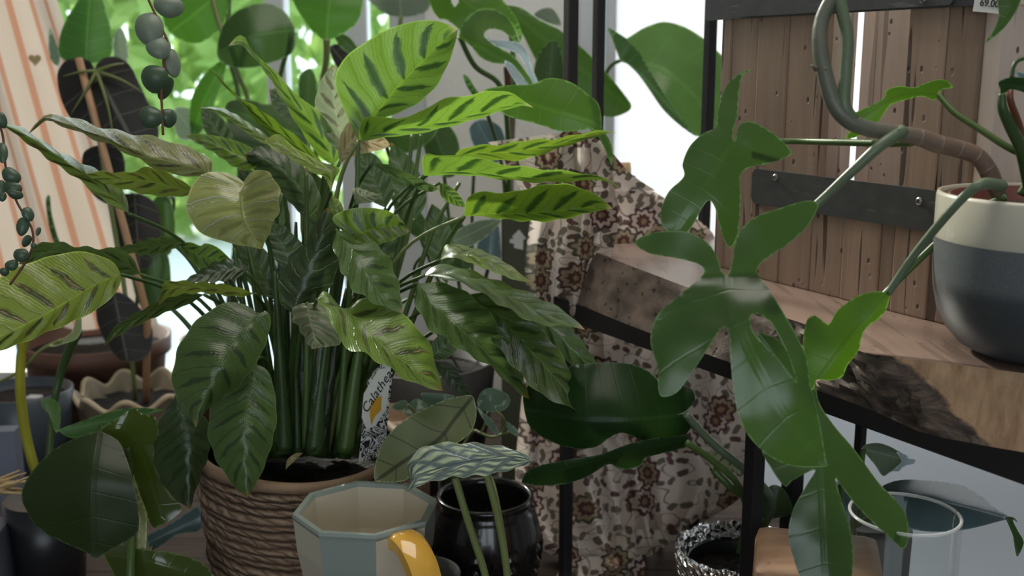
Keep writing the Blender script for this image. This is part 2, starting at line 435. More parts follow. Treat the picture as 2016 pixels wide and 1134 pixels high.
# wood, metal, ceramics
wood('crate_wood', (.36, .245, .175), (.21, .135, .092))
wood('crate_wood_lit', (.82, .68, .58), (.62, .48, .39), cracks=.4)  # window light on the inner and end boards is put into the wood colour
wood('block_wood', (.52, .31, .17), (.27, .135, .07), axis=0, cracks=.1, holes=.1)
wood('slab_wood', (.38, .255, .20), (.27, .165, .125), axis=1, cracks=.3, holes=.3, rough=.4, coat=.8)
wood('end_wood', (.50, .33, .17), (.24, .14, .065), axis=2, cracks=.5, holes=0, rough=.7)
wood('table_wood', (.10, .065, .045), (.04, .026, .02), axis=0, rough=.85, holes=0)
def bark():
    g = G('bark'); co = g.coord(); x, y, z = g.xyz(g.coord())
    n1 = g.noise(g.scale(co, (1, 1, 2.2)), 30, 7, .7, 1.2); n2 = g.noise(co, 90, 5, .6); pt = g.ss(g.vor(co, 75), .14, .26, 1, 0)
    smooth = g.ramp(g.noise(co, 22, 5, .6), [(.3, (.085, .065, .055)), (.5, (.165, .125, .105)), (.7, (.25, .185, .145))])
    smooth = g.mix(pt * .6, smooth, (.06, .045, .04))
    rough_ = g.ramp(n1, [(.36, (.022, .017, .016)), (.5, (.10, .07, .055)), (.68, (.23, .165, .125))])
    mask = g.ss(g.noise(co, 9, 2) * .5 + g.ss(y, .80, .98, 1, 0), .5, .8)
    c = g.mix(mask, smooth, rough_)
    gr = g.noise(g.scale(co, (60, 60, 6)), 1.5, 6, .62, .3)
    endc = g.ramp(gr, [(.3, (.22, .125, .07)), (.5, (.36, .225, .13)), (.72, (.48, .32, .19))])
    es = g.ss(x - (1.025 - z) + g.noise(co, 45, 3) * .02, .310, .316)
    c = g.mix(es, c, endc); ih = 1.0 - es
    MAT['bark'] = g.out(g.pbr(c, .8, Normal=g.bump((n1 * mask * 1.6 + n2 * .35 - pt * .3) * ih + gr * .3 * es, .8, .006)))
bark()
plain('black_metal', (.014, .014, .018), .38, .2, .06, 200, Specular_IOR_Level=.6)
def worn():
    g = G('band_metal'); n = g.noise(g.coord(), 60, 5); e = g.noise(g.scale(g.coord(), (1, 1, 8)), 20, 4)
    c = g.mix(n, (.052, .052, .057), (.11, .11, .115)); c = g.mix(g.ss(e, .6, .7) * .35, c, (.25, .25, .26))
    MAT['band_metal'] = g.out(g.pbr(c, .45, Metallic=.35, Normal=g.bump(n, .1, .001)))
worn()
plain('screw_steel', (.40, .40, .40), .3, Metallic=.9)
plain('screw_slot', (.03, .03, .03), .6)
plain('pot_cream', (.52, .49, .40), .28, .05, Coat_Weight=.4)
def speck():
    g = G('pot_grey'); x, y, z = g.xyz(g.coord()); s = g.ss(g.vor(g.coord(), 420), .12, .3, 1, 0); n = g.noise(g.coord(), 300, 2)
    up = g.ss(z, .052, .064)
    c = g.mix(up, (.052, .058, .064), g.mix(s * .7 + n * .3, (.10, .112, .118), (.17, .18, .185)))
    MAT['pot_grey'] = g.out(g.pbr(c, .42, Normal=g.bump(n, .08, .001)))
speck()
plain('terracotta', (.14, .035, .028), .5, .1)
def soil(): 
    g = G('soil'); n = g.noise(g.coord(), 120, 6, .7); v = g.vor(g.coord(), 130)
    c = g.ramp(n, [(.35, (.006, .005, .005)), (.6, (.03, .022, .017)), (.8, (.045, .035, .028))])
    MAT['soil'] = g.out(g.pbr(c, .9, Normal=g.bump(n + v, 1, .008)))
soil()
plain('mug_cream', (.66, .60, .48), .14, .04, Coat_Weight=.6)
plain('mug_blue', (.29, .34, .31), .14, .06, Coat_Weight=.6)
plain('mug_yellow', (.72, .40, .06), .12, .08, Coat_Weight=.8)
plain('stone_grey', (.10, .10, .095), .6, .2, .1)
def seagrass():
    g = G('seagrass'); u, v = g.uv(); rn = g.noise(g.coord(), 40, 3)
    uu = u * 34 + rn * 1.2; vv = v * 26 + rn * .8
    row = g.m('FLOOR', vv); t = g.m('FRACT', vv)
    ph = g.m('FRACT', uu + row * .37 + t * .9)
    prof = g.m('SINE', t * pi); str_ = g.m('SINE', ph * pi)
    h = prof * (str_ * .6 + .4)
    fib = g.noise(g.scale(g.coord('UV'), (420, 60, 1)), 1, 4)
    c = g.ramp(h + fib * .25 - .12, [(.1, (.05, .028, .016)), (.4, (.21, .13, .085)), (.75, (.37, .25, .17)), (1, (.46, .33, .22))])
    c = g.mix(g.ss(g.noise(g.coord(), 12, 2), .4, .7) * .4, c, (.24, .145, .10))
    st = g.ss(g.m('ABSOLUTE', g.m('FRACT', u * 95 + t * .5 + row * .3) - .5), .0, .05, 1, 0) * g.ss(v, .86, .9)
    c = g.mix(st * .7, c, (.13, .07, .04))
    MAT['seagrass'] = g.out(g.pbr(c, .75, Normal=g.bump(h + fib * .3, .9, .005)))
seagrass()
plain('rim_grass', (.31, .20, .125), .65, .35, .5, 120)
plain('black_glaze', (.012, .012, .013), .2, .3, Coat_Weight=.4)
plain('black_plastic', (.015, .017, .020), .35)
plain('charcoal_pot', (.032, .030, .030), .6, .2)
plain('olive_board', (.060, .070, .045), .5, .1)
plain('white_paint', (.62, .64, .66), .5)
plain('brown_pot', (.13, .062, .042), .6, .3)
plain('blue_pot', (.05, .065, .085), .35, .2)
plain('planter_clay', (.26, .21, .145), .55, .25)
plain('planter_rim', (.50, .40, .26), .5, .15)
plain('bamboo', (.45, .27, .15), .5, .15)
plain('dowel', (.55, .36, .20), .5, .1)
plain('paper_white', (.72, .72, .70), .5)
plain('ink', (.012, .012, .014), .6)
plain('orange_ink', (.60, .33, .03), .5)
plain('box_blue', (.14, .16, .22), .6, .1)
plain('box_white', (.50, .50, .52), .6, .1)
plain('straw', (.50, .36, .18), .7, .2)
def foil():
    g = G('foil'); n = g.vor(g.coord(), 130, 'F1'); n2 = g.noise(g.coord(), 70, 3, .6, 2)
    MAT['foil'] = g.out(g.pbr(g.mix(n2, (.60, .60, .60), (.92, .92, .95)), .2, Metallic=1.0, Normal=g.bump(n + n2 * .5, 1, .010)))
foil()
def zebra():
    g = G('zebra_print'); n = g.noise(g.coord(), 55, 2, .5, 1.0); x, y, z = g.xyz(g.coord())
    s = g.m('SINE', n * 75 + z * 300); c = g.mix(g.ss(s, -.15, .15), (.012, .012, .016), (.62, .63, .66))
    MAT['zebra_print'] = g.out(g.pbr(c, .4))
zebra()
def floral():
    g = G('floral_cloth'); uv = g.coord('UV'); wob = g.noise(uv, 45, 2)
    vec = g.node('ShaderNodeVectorMath', {0: uv, 1: g.comb(wob * .012, g.noise(uv, 38, 2) * .012, 0.0)}, operation='ADD')
    def flowers(sc, r, off, petals, pa=.22):
        p = g.scale(vec, (sc, sc, sc), (off, off * .7, 0)); 
        d = g.node('ShaderNodeTexVoronoi', {'Vector': p, 'Scale': 1.0, 'Randomness': .75}, out='Distance', feature='F1', voronoi_dimensions='2D')
        n = d.o.node; pos = S(g, n.outputs['Position']); col = S(g, n.outputs['Color'])
        dl = g.node('ShaderNodeVectorMath', {0: p, 1: pos}, operation='SUBTRACT'); x, y, z = g.xyz(dl)
        a = g.m('ARCTAN2', y, x); rr = r * 1.0 + g.m('COSINE', a * petals) * r * pa
        cr_, cg, cb = g.xyz(col); q = g.m('DIVIDE', d, r * 1.0 + g.m('COSINE', a * petals + cg * 12.6) * r * pa)
        return q, cr_, a
    c = (.80, .69, .61)
    # vines
    n = g.noise(vec, 11, 1.5, .4, .6); vn = g.ss(g.m('ABSOLUTE', g.m('FRACT', n * 10) - .5), .0, .085, 1, 0)
    c = g.mix(vn * .8, c, (.085, .055, .06))
    # leaves and small berries
    q, k, a = flowers(46, .36, 3.3, 2, .3); m_ = g.ss(q, .9, 1.0, 1, 0) * g.m('GREATER_THAN', k, .45)
    c = g.mix(m_ * .92, c, g.mix(g.m('GREATER_THAN', k, .6), (.105, .045, .046), (.15, .13, .09)))
    # big blossoms
    q, k, a = flowers(13.5, .38, 1.1, 9, .12); on = g.m('GREATER_THAN', k, .22)
    c = g.mix(g.ss(q, .95, 1.02, 1, 0) * on, c, g.mix(g.m('GREATER_THAN', k, .65), (.11, .048, .046), (.11, .095, .07)))
    c = g.mix(g.ss(q, .72, .8, 1, 0) * on, c, g.mix(g.m('GREATER_THAN', k, .5), (.66, .54, .46), (.42, .33, .22)))
    c = g.mix(g.ss(q, .45, .52, 1, 0) * on, c, (.12, .048, .045)); c = g.mix(g.ss(q, .18, .24, 1, 0) * on, c, (.32, .22, .12))
    wv = g.noise(uv, 900, 1)
    MAT['floral_cloth'] = g.out(g.mixs(.12, g.pbr(c, .85, Normal=g.bump(wv, .1, .0005)), g.node('ShaderNodeBsdfTranslucent', {'Color': c})))
floral()
def curtain_m():
    g = G('striped_curtain'); u, v = g.uv(); f = g.m('ABSOLUTE', g.m('FRACT', u * 9) - .5)
    c = g.mix(g.ss(f, .1, .16, 1, 0), (.56, .46, .38), (.48, .23, .145)); n = g.noise(g.scale(g.coord('UV'), (200, 200, 1)), 1, 2)
    c = g.mix(n * .12, c, (.5, .38, .3))
    MAT['striped_curtain'] = g.out(g.mixs(.33, g.pbr(c, .9), g.node('ShaderNodeBsdfTranslucent', {'Color': c})))
curtain_m()
# room, garden
plain('wall_plaster', (.86, .86, .84), .85, .05, .5, 90)
plain('room_paint', (.50, .49, .47), .9, .03)
plain('frame_paint', (.62, .66, .70), .4, .03)
plain('floor_dark', (.12, .10, .085), .5, .2)
plain('paving', (.52, .58, .62), .8, .1)
plain('grass', (.16, .30, .06), .9, .3)
def glass():
    g = G('window_glass'); fr = g.node('ShaderNodeFresnel', {'IOR': 1.25})
    MAT['window_glass'] = g.out(g.mixs(fr, g.node('ShaderNodeBsdfTransparent', {'Color': (.97, .99, .98, 1)}), g.node('ShaderNodeBsdfGlossy', {'Roughness': .02, 'Color': (1, 1, 1, 1)})))
    g = G('clear_glass'); fr = g.node('ShaderNodeLayerWeight', {'Blend': .22}, out='Facing')
    fr = g.m('POWER', fr, 3.0) * .65 + .02; rimf = 1
    MAT['clear_glass'] = g.out(g.mixs(fr, g.node('ShaderNodeBsdfTransparent', {'Color': (.985, .995, .99, 1)}), g.node('ShaderNodeBsdfGlossy', {'Roughness': .03, 'Color': (.95, .97, .98, 1)})))
    g = G('glass_rim'); fr = g.node('ShaderNodeLayerWeight', {'Blend': .4}, out='Facing')
    MAT['glass_rim'] = g.out(g.mixs(fr * .6 + .25, g.node('ShaderNodeBsdfTransparent', {'Color': (1, 1, 1, 1)}), g.pbr((.85, .88, .88), .06, Coat_Weight=1.0)))
    g = G('frosted_film'); p = g.pbr((.86, .87, .88, 1), .45); t = g.node('ShaderNodeBsdfTranslucent', {'Color': (.72, .71, .715, 1)})
    MAT['frosted_film'] = g.out(g.mixs(.8, p, t))
    g = G('emblem_film'); t = g.node('ShaderNodeBsdfTranslucent', {'Color': (1, 1, 1, 1)})
    a = g.t.nodes.new('ShaderNodeAddShader'); tr = g.node('ShaderNodeBsdfTransparent', {'Color': (1, 1, 1, 1)}); df = g.node('ShaderNodeBsdfDiffuse', {'Color': (.6, .6, .6, 1)})
    g.t.links.new(tr.o, a.inputs[0]); g.t.links.new(df.o, a.inputs[1]); MAT['emblem_film'] = g.out(S(g, a.outputs[0]))
glass()
def garden(name, a, b):
    g = G(name); c = g.mix(g.noise(g.coord(), 1.5, 3), a, b)
    MAT[name] = g.out(g.mixs(.55, g.pbr(c, .5), g.node('ShaderNodeBsdfTranslucent', {'Color': g.hsv(c, .48, 1, 1.6)})))
garden('garden_leaf', (.14, .28, .06), (.36, .50, .18))
garden('garden_light', (.25, .42, .10), (.42, .55, .20))
# ------------------------------------------------------------------ room shell
WY = 2.2; TZ = .59
def boxobj(name, lo, hi, mat, parent=None, bev=0):
    lo = Vector(lo); hi = Vector(hi); return MB().box((lo + hi) / 2, hi - lo, None, bev).build(name, mat, parent, False)
struct(boxobj('floor', (-3, -3, -.1), (3, 2.6, 0), MAT['floor_dark']))
struct(boxobj('ceiling', (-3, -3, 2.7), (3, 2.4, 2.8), MAT['room_paint']))
struct(boxobj('wall_left', (-3.1, -3, 0), (-3, 2.4, 2.7), MAT['room_paint']))
struct(boxobj('wall_right', (3, -3, 0), (3.1, 2.4, 2.7), MAT['room_paint']))
wf = MB()
for lo, hi in (((-3, 0), (-1.4, 2.7)), ((1.4, 0), (3, 2.7)), ((-1.4, 0), (1.4, .6)), ((-1.4, 2.3), (1.4, 2.7))):
    wf.box(((lo[0] + hi[0]) / 2, -3.05, (lo[1] + hi[1]) / 2), (hi[0] - lo[0], .1, hi[1] - lo[1]))
struct(wf.build('wall_front', MAT['room_paint'], None, False))
wb = MB()
def wbx(x0, x1, z0, z1): wb.box(((x0 + x1) / 2, WY + .1, (z0 + z1) / 2), (x1 - x0, .2, z1 - z0))
wbx(-3, -2.1, 0, 2.7); wbx(-.17, .13, 0, 2.7); wbx(2.2, 3, 0, 2.7)
wbx(-2.1, -.17, 0, TZ - .04); wbx(-2.1, -.17, 2.5, 2.7); wbx(.13, 2.2, 2.5, 2.7); wbx(.13, 2.2, 0, .08)
struct(wb.build('wall_back', MAT['wall_plaster'], None, False))
# left window: frame, mullions, glass
wl = thing('window_1', None, None, (-1.1, WY + .05, TZ)); struct(wl)
fr = MB()
for x0, x1, y0 in ((-2.1, -2.03, .05), (-.24, -.17, .03), (-.345, -.285, .05), (-.49, -.45, .06), (-1.32, -1.26, .05)):
    fr.box(((x0 + x1) / 2, WY + y0, 1.53), (x1 - x0, .06, 1.94), None, .006)
for z in (TZ, 2.47): fr.box((-1.135, WY + .05, z), (1.9, .06, .06), None, .006)
fr.build('window_frame', MAT['frame_paint'], wl, False)
boxobj('pane', (-2.05, WY + .075, TZ), (-.2, WY + .08, 2.5), MAT['window_glass'], wl)
# right window: frosted film with a leaf emblem
wr = thing('window_2', None, None, (1.1, WY + .05, .1)); struct(wr)
fr = MB()
for x0, x1 in ((.13, .165), (.185, .205), (2.14, 2.2)): fr.box(((x0 + x1) / 2, WY + .04, 1.3), (x1 - x0, .06, 2.44), None, .005)
for z in (.1, 2.47): fr.box((1.17, WY + .05, z), (2.0, .06, .06), None, .005)
fr.build('window_frame', MAT['frame_paint'], wr, False)
boxobj('pane', (.2, WY + .07, .1), (2.15, WY + .075, 2.47), MAT['frosted_film'], wr)
# emblem lines on the film
em = MB(); Y0 = Vector((0, WY + .066, 0)); NY = Vector((0, -1, 0))
def emb(pts, w):
    c = cr(pts, 8); q = [OPL(x, y, Y0, NY) for x, y in c]; r = [w * (.35 + .65 * math.sin(pi * i / (len(q) - 1))) for i in range(len(q))]
    v = []; f = []
    for i, p in enumerate(q):
        t = (q[min(i + 1, len(q) - 1)] - q[max(0, i - 1)]).normalized(); n = Vector((-t.z, 0, t.x))
        v += [p + n * r[i], p - n * r[i]]
    f = [[2 * i, 2 * i + 1, 2 * i + 3, 2 * i + 2] for i in range(len(q) - 1)]
    em.add(v, f)
emb([(1228, 282), (1245, 292), (1268, 292), (1290, 284), (1297, 280)], .0042)
emb([(1275, 258), (1300, 264), (1318, 280), (1325, 288), (1305, 300), (1280, 305), (1255, 304)], .0032)
emb([(1232, 258), (1250, 254), (1275, 258)], .002)
em.build('emblem', MAT['emblem_film'], wr, False)['label'] = 'thin white leaf outline drawn on the frosted pane'
# outside: paving and greenery
struct(boxobj('ground', (-9, 2.4, -.1), (6, 16, -.02), MAT['paving']))
struct(boxobj('shade_wall', (.15, 2.62, -.02), (3.2, 2.74, .85), MAT['paving']))  # unseen wall, added to dim the lower part of the frosted pane
def greenery(name, label, c, r, n, mat, seed, sz=.10):
    rr = random.Random(seed); v = []; f = []
    for i in range(n):
        d = Vector((rr.gauss(0, 1), rr.gauss(0, 1), rr.gauss(0, 1))).normalized() * (rr.random() ** .33)
        p = Vector(c) + Vector((d.x * r[0], d.y * r[1], d.z * r[2])); p.z = max(.1, p.z)
        a = Vector((rr.gauss(0, 1), rr.gauss(0, 1), rr.gauss(0, 1))).normalized(); b = a.orthogonal().normalized(); s = sz * (.6 + rr.random())
        k = len(v); v += [p - a * s, p + b * s * .45, p + a * s, p - b * s * .45]; f.append([k, k + 1, k + 2, k + 3])
    o = obj(name, v, f, mat, None, False); return tag(o, label, 'bush', None, 'stuff')
greenery('hedge', 'sunlit green foliage outside behind the left window', (-3.5, 8.2, 1.6), (3.6, .9, 1.8), 5200, MAT['garden_leaf'], 3, .13)

# ------------------------------------------------------------------ table, curtain
tb = thing('display_table', 'long dark wooden table carrying the potted plants under the windows', 'table', (-.5, 1.45, 0))
boxobj('tabletop', (-1.7, .55, TZ - .04), (.40, 2.18, TZ), MAT['table_wood'], tb, .004)
for x in (-1.64, .34):
    for y in (.6, 2.1): boxobj('leg', (x - .03, y - .03, 0), (x + .03, y + .03, TZ - .04), MAT['table_wood'], tb)
cu = MB(); nu, nv_ = 90, 40; v = []; f = []; uv = []
lx = [OPL(-120, 0, Vector((0, 2.08, 0)), NY).x, OPL(103, -60, Vector((0, 2.08, 0)), NY).x]
for j in range(nv_):
    t = j / (nv_ - 1); z = 2.45 - t * (2.45 - .75)
    sp = .115 * max(0, (1.42 - z)) / .5
    for i in range(nu):
        u = i / (nu - 1); x = -1.75 + u * (lx[1] + sp + 1.75)
        v.append((x, 2.08 + .022 * math.sin(u * 42 + .6 * math.sin(4 * t)) + .01 * math.sin(u * 17 + 3 * t), z)); uv.append((u * (lx[1] + 1.75) * 3.2, t))
cu_o = obj('curtain', v, [[j * nu + i, j * nu + i + 1, (j + 1) * nu + i + 1, (j + 1) * nu + i] for j in range(nv_ - 1) for i in range(nu - 1)], MAT['striped_curtain'], None, True, uv)
tag(cu_o, 'cream curtain with orange stripes hanging beside the left window', 'curtain')
hp = OPL(68, 117, Vector((0, 2.04, 0)), NY); hv = []
for i in range(24):
    a = 2 * pi * i / 24; hv.append(hp + Vector((16 * math.sin(a) ** 3, 0, 13 * math.cos(a) - 5 * math.cos(2 * a) - 2 * math.cos(3 * a) - math.cos(4 * a))) * .0007)
k = len(hv); hv2 = hv + [p + Vector((0, .003, 0)) for p in hv]
h_o = obj('heart_charm', hv2, [list(range(k)), list(range(k, 2 * k))[::-1]] + [[i, (i + 1) % k, (i + 1) % k + k, i + k] for i in range(k)], MAT['straw'], cu_o, False)
h_o['label'] = 'small brown heart on the curtain'

# ------------------------------------------------------------------ metal shelf unit
SZ = 1.025            # top of the wooden slab
RZ = SZ - .055        # top of the rail
F0 = Vector((.051, 1.326, 0)); FD = Vector((.505, -.863, 0)).normalized(); FN = Vector((.863, .505, 0)).normalized()
rotF = Matrix.Rotation(math.atan2(FD.y, FD.x), 3, 'Z')
sh = thing('metal_shelf', 'black square-tube metal shelf frame carrying the thick wooden slab', 'shelf', (F0.x, F0.y, TZ))
def bar(a, b, w, h, name):
    a = Vector(a); b = Vector(b); d = (b - a); L = d.length
    M3 = Matrix.Rotation(math.atan2(d.y, d.x), 3, 'Z') if abs(d.z) < .5 * L else None
    if M3: return MB().box((a + b) / 2, (L, w, h), M3, .0015).build(name, MAT['black_metal'], sh, False)
    return MB().box((a + b) / 2, (w, h, L), rotF, .0015).build(name, MAT['black_metal'], sh, False)
LR = .80; WB = .25; rz = RZ - .0125
inn = FN * .013
bar(F0 + inn + Vector((0, 0, rz)), F0 + inn + FD * LR + Vector((0, 0, rz)), .026, .025, 'rail')
bar(F0 + FN * (WB) + Vector((0, 0, rz)), F0 + FN * WB + FD * LR + Vector((0, 0, rz)), .026, .025, 'rail')
bar(F0 + FD * .013 + FN * .02 + Vector((0, 0, rz)), F0 + FD * .013 + FN * (WB - .013) + Vector((0, 0, rz)), .026, .025, 'crossbar')
bar(F0 + FD * .36 + FN * .02 + Vector((0, 0, rz)), F0 + FD * .36 + FN * (WB - .013) + Vector((0, 0, rz)), .02, .02, 'crossbar')
def post(px, py, Dh, z0, z1, w, h=None):
    d = Dh * math.cos(PITCH); q = P(px, py, 1); r = q - C0; s = Dh / r.y; p = C0 + r * s
    return bar((p.x, p.y, z0), (p.x, p.y, z1), w, h or w, 'upright')
post(1122, 240, 1.335, TZ, 1.75, .0135)
post(1178, 120, 1.47, TZ, 1.75, .0125)
post(1392, 260, 1.452, TZ, 1.75, .0125)
post(1486, 900, 1.005, TZ, RZ - .026, .0145)
post(1558, 990, 1.12, TZ, RZ - .026, .017)
post(1684, 1010, 1.21, TZ, RZ - .026, .010)

# wooden slab with live edge
top = [(.0905, 1.36), (.140, 1.22), (.191, 1.0855), (.233, 1.0), (.2637, .932), (.278, .854), (.2999, .8356), (.34, .812), (.381, .788), (.47, .735), (.60, .66)]
bot = [(.060, 1.325), (.115, 1.20), (.178, 1.075), (.228, .985), (.268, .925), (.300, .862), (.318, .815), (.345, .790), (.377, .769), (.465, .715), (.60, .64)]
back = [(.74, .80), (.62, 1.0), (.45, 1.24), (.32, 1.42), (.276, 1.434), (.2, 1.41), (.115, 1.382)]
N = 110
T_ = resample(cr(top, 8), N); B_ = resample(cr(bot, 8), N); K_ = resample(cr(back, 6), 40)
ring_t = T_ + K_; ring_b = B_ + K_; nr = len(ring_t); sv, sf, smi = [], [], []
lev = 12
for j in range(lev + 1):
    t = j / lev
    for i in range(nr):
        x = ring_t[i][0] + (ring_b[i][0] - ring_t[i][0]) * t; y = ring_t[i][1] + (ring_b[i][1] - ring_t[i][1]) * t; z = SZ - .055 * t
        if 0 < j < lev and i < N:
            amp = .012 if .80 < y < .95 else .004
            nz = mnoise.noise(Vector((x * 40, y * 40, z * 70))) + .5 * mnoise.noise(Vector((x * 110, y * 110, z * 150)))
            q = Vector((-.93, -.36, 0)); 
            if x > .300 + .055 * t: q = Vector((-.5, -.86, 0)); amp = .0012
            x += q.x * amp * nz; y += q.y * amp * nz; z += amp * .3 * nz
        sv.append((x, y, z))
for j in range(lev):
    for i in range(nr):
        k2 = (i + 1) % nr; sf.append([j * nr + i, (j + 1) * nr + i, (j + 1) * nr + k2, j * nr + k2])
        smi.append(1)
sf.append(list(range(nr))[::-1]); smi.append(0); sf.append([lev * nr + i for i in range(nr)]); smi.append(1)
slab = obj('wooden_slab', sv, sf, [MAT['slab_wood'], MAT['bark'], MAT['end_wood']], None, True, None, smi)
autosmooth(slab, 40)
tag(slab, 'thick live-edge wooden slab with bark edge lying on the black metal shelf', 'slab')

# ------------------------------------------------------------------ slatted crate
cA = OZ(1540, 560, SZ); cB = OZ(1860, 640, SZ); CD = (cB - cA).normalized(); CN = Vector((CD.y, -CD.x, 0))   # CN: towards the camera side
if CN.dot(C0 - cA) < 0: CN = -CN
rotC = Matrix.Rotation(math.atan2(CD.y, CD.x), 3, 'Z')
crate = thing('slatted_crate', 'rustic slatted wooden crate with black metal bands on the slab', 'crate', (cA.x, cA.y, SZ))
def cs(px, py=560):
    """run along the crate front of a pixel column"""
    q = OPL(px, py, cA, CN); return (q - cA).dot(CD), q.z
def cboard(s0, s1, z0, z1, off, th, mat='crate_wood', name='board'):
    c = cA + CD * ((s0 + s1) / 2) - CN * (off + th / 2); c.z = (z0 + z1) / 2
    return MB().box(c, (s1 - s0, th, z1 - z0), rotC, .0018).build(name, MAT[mat], crate, False)
CT = 1.345
zb0 = cs(1640, 425)[1]; zb1 = cs(1640, 350)[1]
s_ = lambda px: cs(px, 300)[0]
TH = .016
cboard(s_(1424), s_(1481), SZ, CT, .006, TH)
cboard(s_(1482), s_(1541), SZ, CT, 0, TH); cboard(s_(1542), s_(1604), SZ, CT, .0006, TH)
cboard(s_(1605), s_(1668), SZ, zb1 - .004, .001, TH); cboard(s_(1669), s_(1744), SZ, zb1 - .006, .0, TH); cboard(s_(1745), s_(1771), SZ, zb1 - .006, .001, TH)
cboard(s_(1772), s_(1846), SZ, CT, 0, TH); cboard(s_(1847), s_(1912), SZ, CT, .0005, TH)
cend = s_(1912)
for k in range(1):   # end board at the right
    c = cA + CD * (cend + .008) - CN * (.004 + .038 + k * .098); c.z = (SZ + CT) / 2
    MB().box(c, (TH, .076, CT - SZ), rotC, .0018).build('board', MAT['crate_wood_lit'], crate, False)
depth = .14
x0 = s_(1424); w_ = (cend - x0) / 5
sb = lambda px: (OPL(px, 200, cA - CN * depth, CN) - cA).dot(CD)
for a_, b_ in ((1440, 1520), (1522, 1590), (1592, 1660), (1690, 1717), (1718, 1790), (1792, 1872), (1874, 1950)):
    if sb(b_) > x0 and sb(a_) < cend: cboard(max(x0, sb(a_)), min(cend, sb(b_)), SZ, CT, depth, TH, 'crate_wood_lit')
for k in range(2):
    c = cA + CD * (x0 - .008) - CN * (.045 + k * .09); c.z = (SZ + CT) / 2
    MB().box(c, (TH, .08, CT - SZ), rotC, .0018).build('board', MAT['crate_wood'], crate, False)
c = cA + CD * ((x0 + cend) / 2) - CN * (depth / 2 + .008); c.z = SZ + .008
MB().box(c, (cend - x0, depth - .02, .014), rotC, .001).build('base_board', MAT['crate_wood'], crate, False)
def band(px0, px1, zlo, zhi, off, th, mat, name='band', rnd_=.008):
    s0 = s_(px0); s1 = s_(px1); c = cA + CD * ((s0 + s1) / 2) + CN * (off + th / 2); c.z = (zlo + zhi) / 2
    bm = bmesh.new(); bmesh.ops.create_cube(bm, size=1)
    for v in bm.verts: v.co = Vector((v.co.x * (s1 - s0), v.co.y * th, v.co.z * (zhi - zlo)))
    ed = [e for e in bm.edges if abs(e.verts[0].co.y - e.verts[1].co.y) > th * .5]
    bmesh.ops.bevel(bm, geom=ed, offset=rnd_, segments=4, profile=.5, affect='EDGES'); bm.verts.index_update()
    m = MB(); m.add([rotC.to_4x4() @ v.co + c for v in bm.verts], [[v.index for v in f.verts] for f in bm.faces]); bm.free()
    return m.build(name, mat, crate, False)
def screw(px, py, off):
    q = OPL(px, py, cA + CN * off, CN); m = MB(); n = 16; v = []; f = []
    M3 = Matrix((CD, Vector((0, 0, 1)), CN)).transposed()
    prof = [(.0001, .0022), (.0022, .002), (.0036, .001), (.0038, 0)]
    for r, z in prof:
        for i in range(n): v.append(q + M3 @ Vector((r * math.cos(2 * pi * i / n), r * math.sin(2 * pi * i / n), z)))
    for j in range(3):
        for i in range(n): f.append([j * n + i, (j + 1) * n + i, (j + 1) * n + (i + 1) % n, j * n + (i + 1) % n])
    m.add(v, f, 0)
    for a in (.5, .5 + pi / 2):
        m.box(q + CN * .0021, (.0036, .0007, .0007), M3 @ Matrix.Rotation(a, 3, 'Z'), 0, 1)
    m.build('screw', [MAT['screw_steel'], MAT['screw_slot']], crate, False)
band(1486, 1890, zb0, zb1, 0, .0025, MAT['band_metal'])
screw(1527, 349, .0025); screw(1810, 396, .0025)
zt = cs(1640, 27)[1]
band(1384, 1921, zt, zt + .05, 0, .003, MAT['band_metal'], 'band', .002)
band(1447, 1862, zt + .0015, zt + .05, .003, .003, MAT['band_metal'], 'band_plate', .005)
screw(1818, -1, .006)
c = cA + CD * (cend + .017) - CN * .05; c.z = zt + .024
MB().box(c, (.003, .10, .048), rotC, .001).build('band', MAT['crate_wood_lit'], crate, False)
# price sticker
q = OPL(1950, -2, cA + CN * .004, CN); rs = (rotC.to_4x4() @ Matrix.Rotation(pi / 2, 4, 'X') @ Matrix.Rotation(-.12, 4, 'Z'))
pt = MB().box((0, 0, 0), (.030, .022, .0008), None, .0002); M4 = Matrix.Translation(q) @ rs
pt = MB().add([M4 @ v for v in pt.v], pt.f).build('price_sticker', MAT['paper_white'], crate, False); pt['label'] = 'white price sticker reading 69.00'
def text(s, size, M4, mat, parent, name='lettering', ext=.0002, shear=0, sp=1):
    cu = bpy.data.curves.new(name, 'FONT'); cu.body = s; cu.size = size; cu.align_x = 'CENTER'; cu.align_y = 'CENTER'; cu.extrude = ext; cu.shear = shear; cu.space_character = sp
    t = bpy.data.objects.new('t', cu); COL.objects.link(t); dg = bpy.context.evaluated_depsgraph_get(); dg.update()
    me = bpy.data.meshes.new_from_object(t.evaluated_get(dg)); bpy.data.objects.remove(t); me.name = name; me.materials.clear(); me.materials.append(mat)
    me.transform(root_inv(parent) @ M4); o = bpy.data.objects.new(name, me); COL.objects.link(o); o.parent = parent; return o
text('69.00', .0085, Matrix.Translation(q + CN * .0007 + Vector((0, 0, -.0035))) @ rs, MAT['ink'], pt)

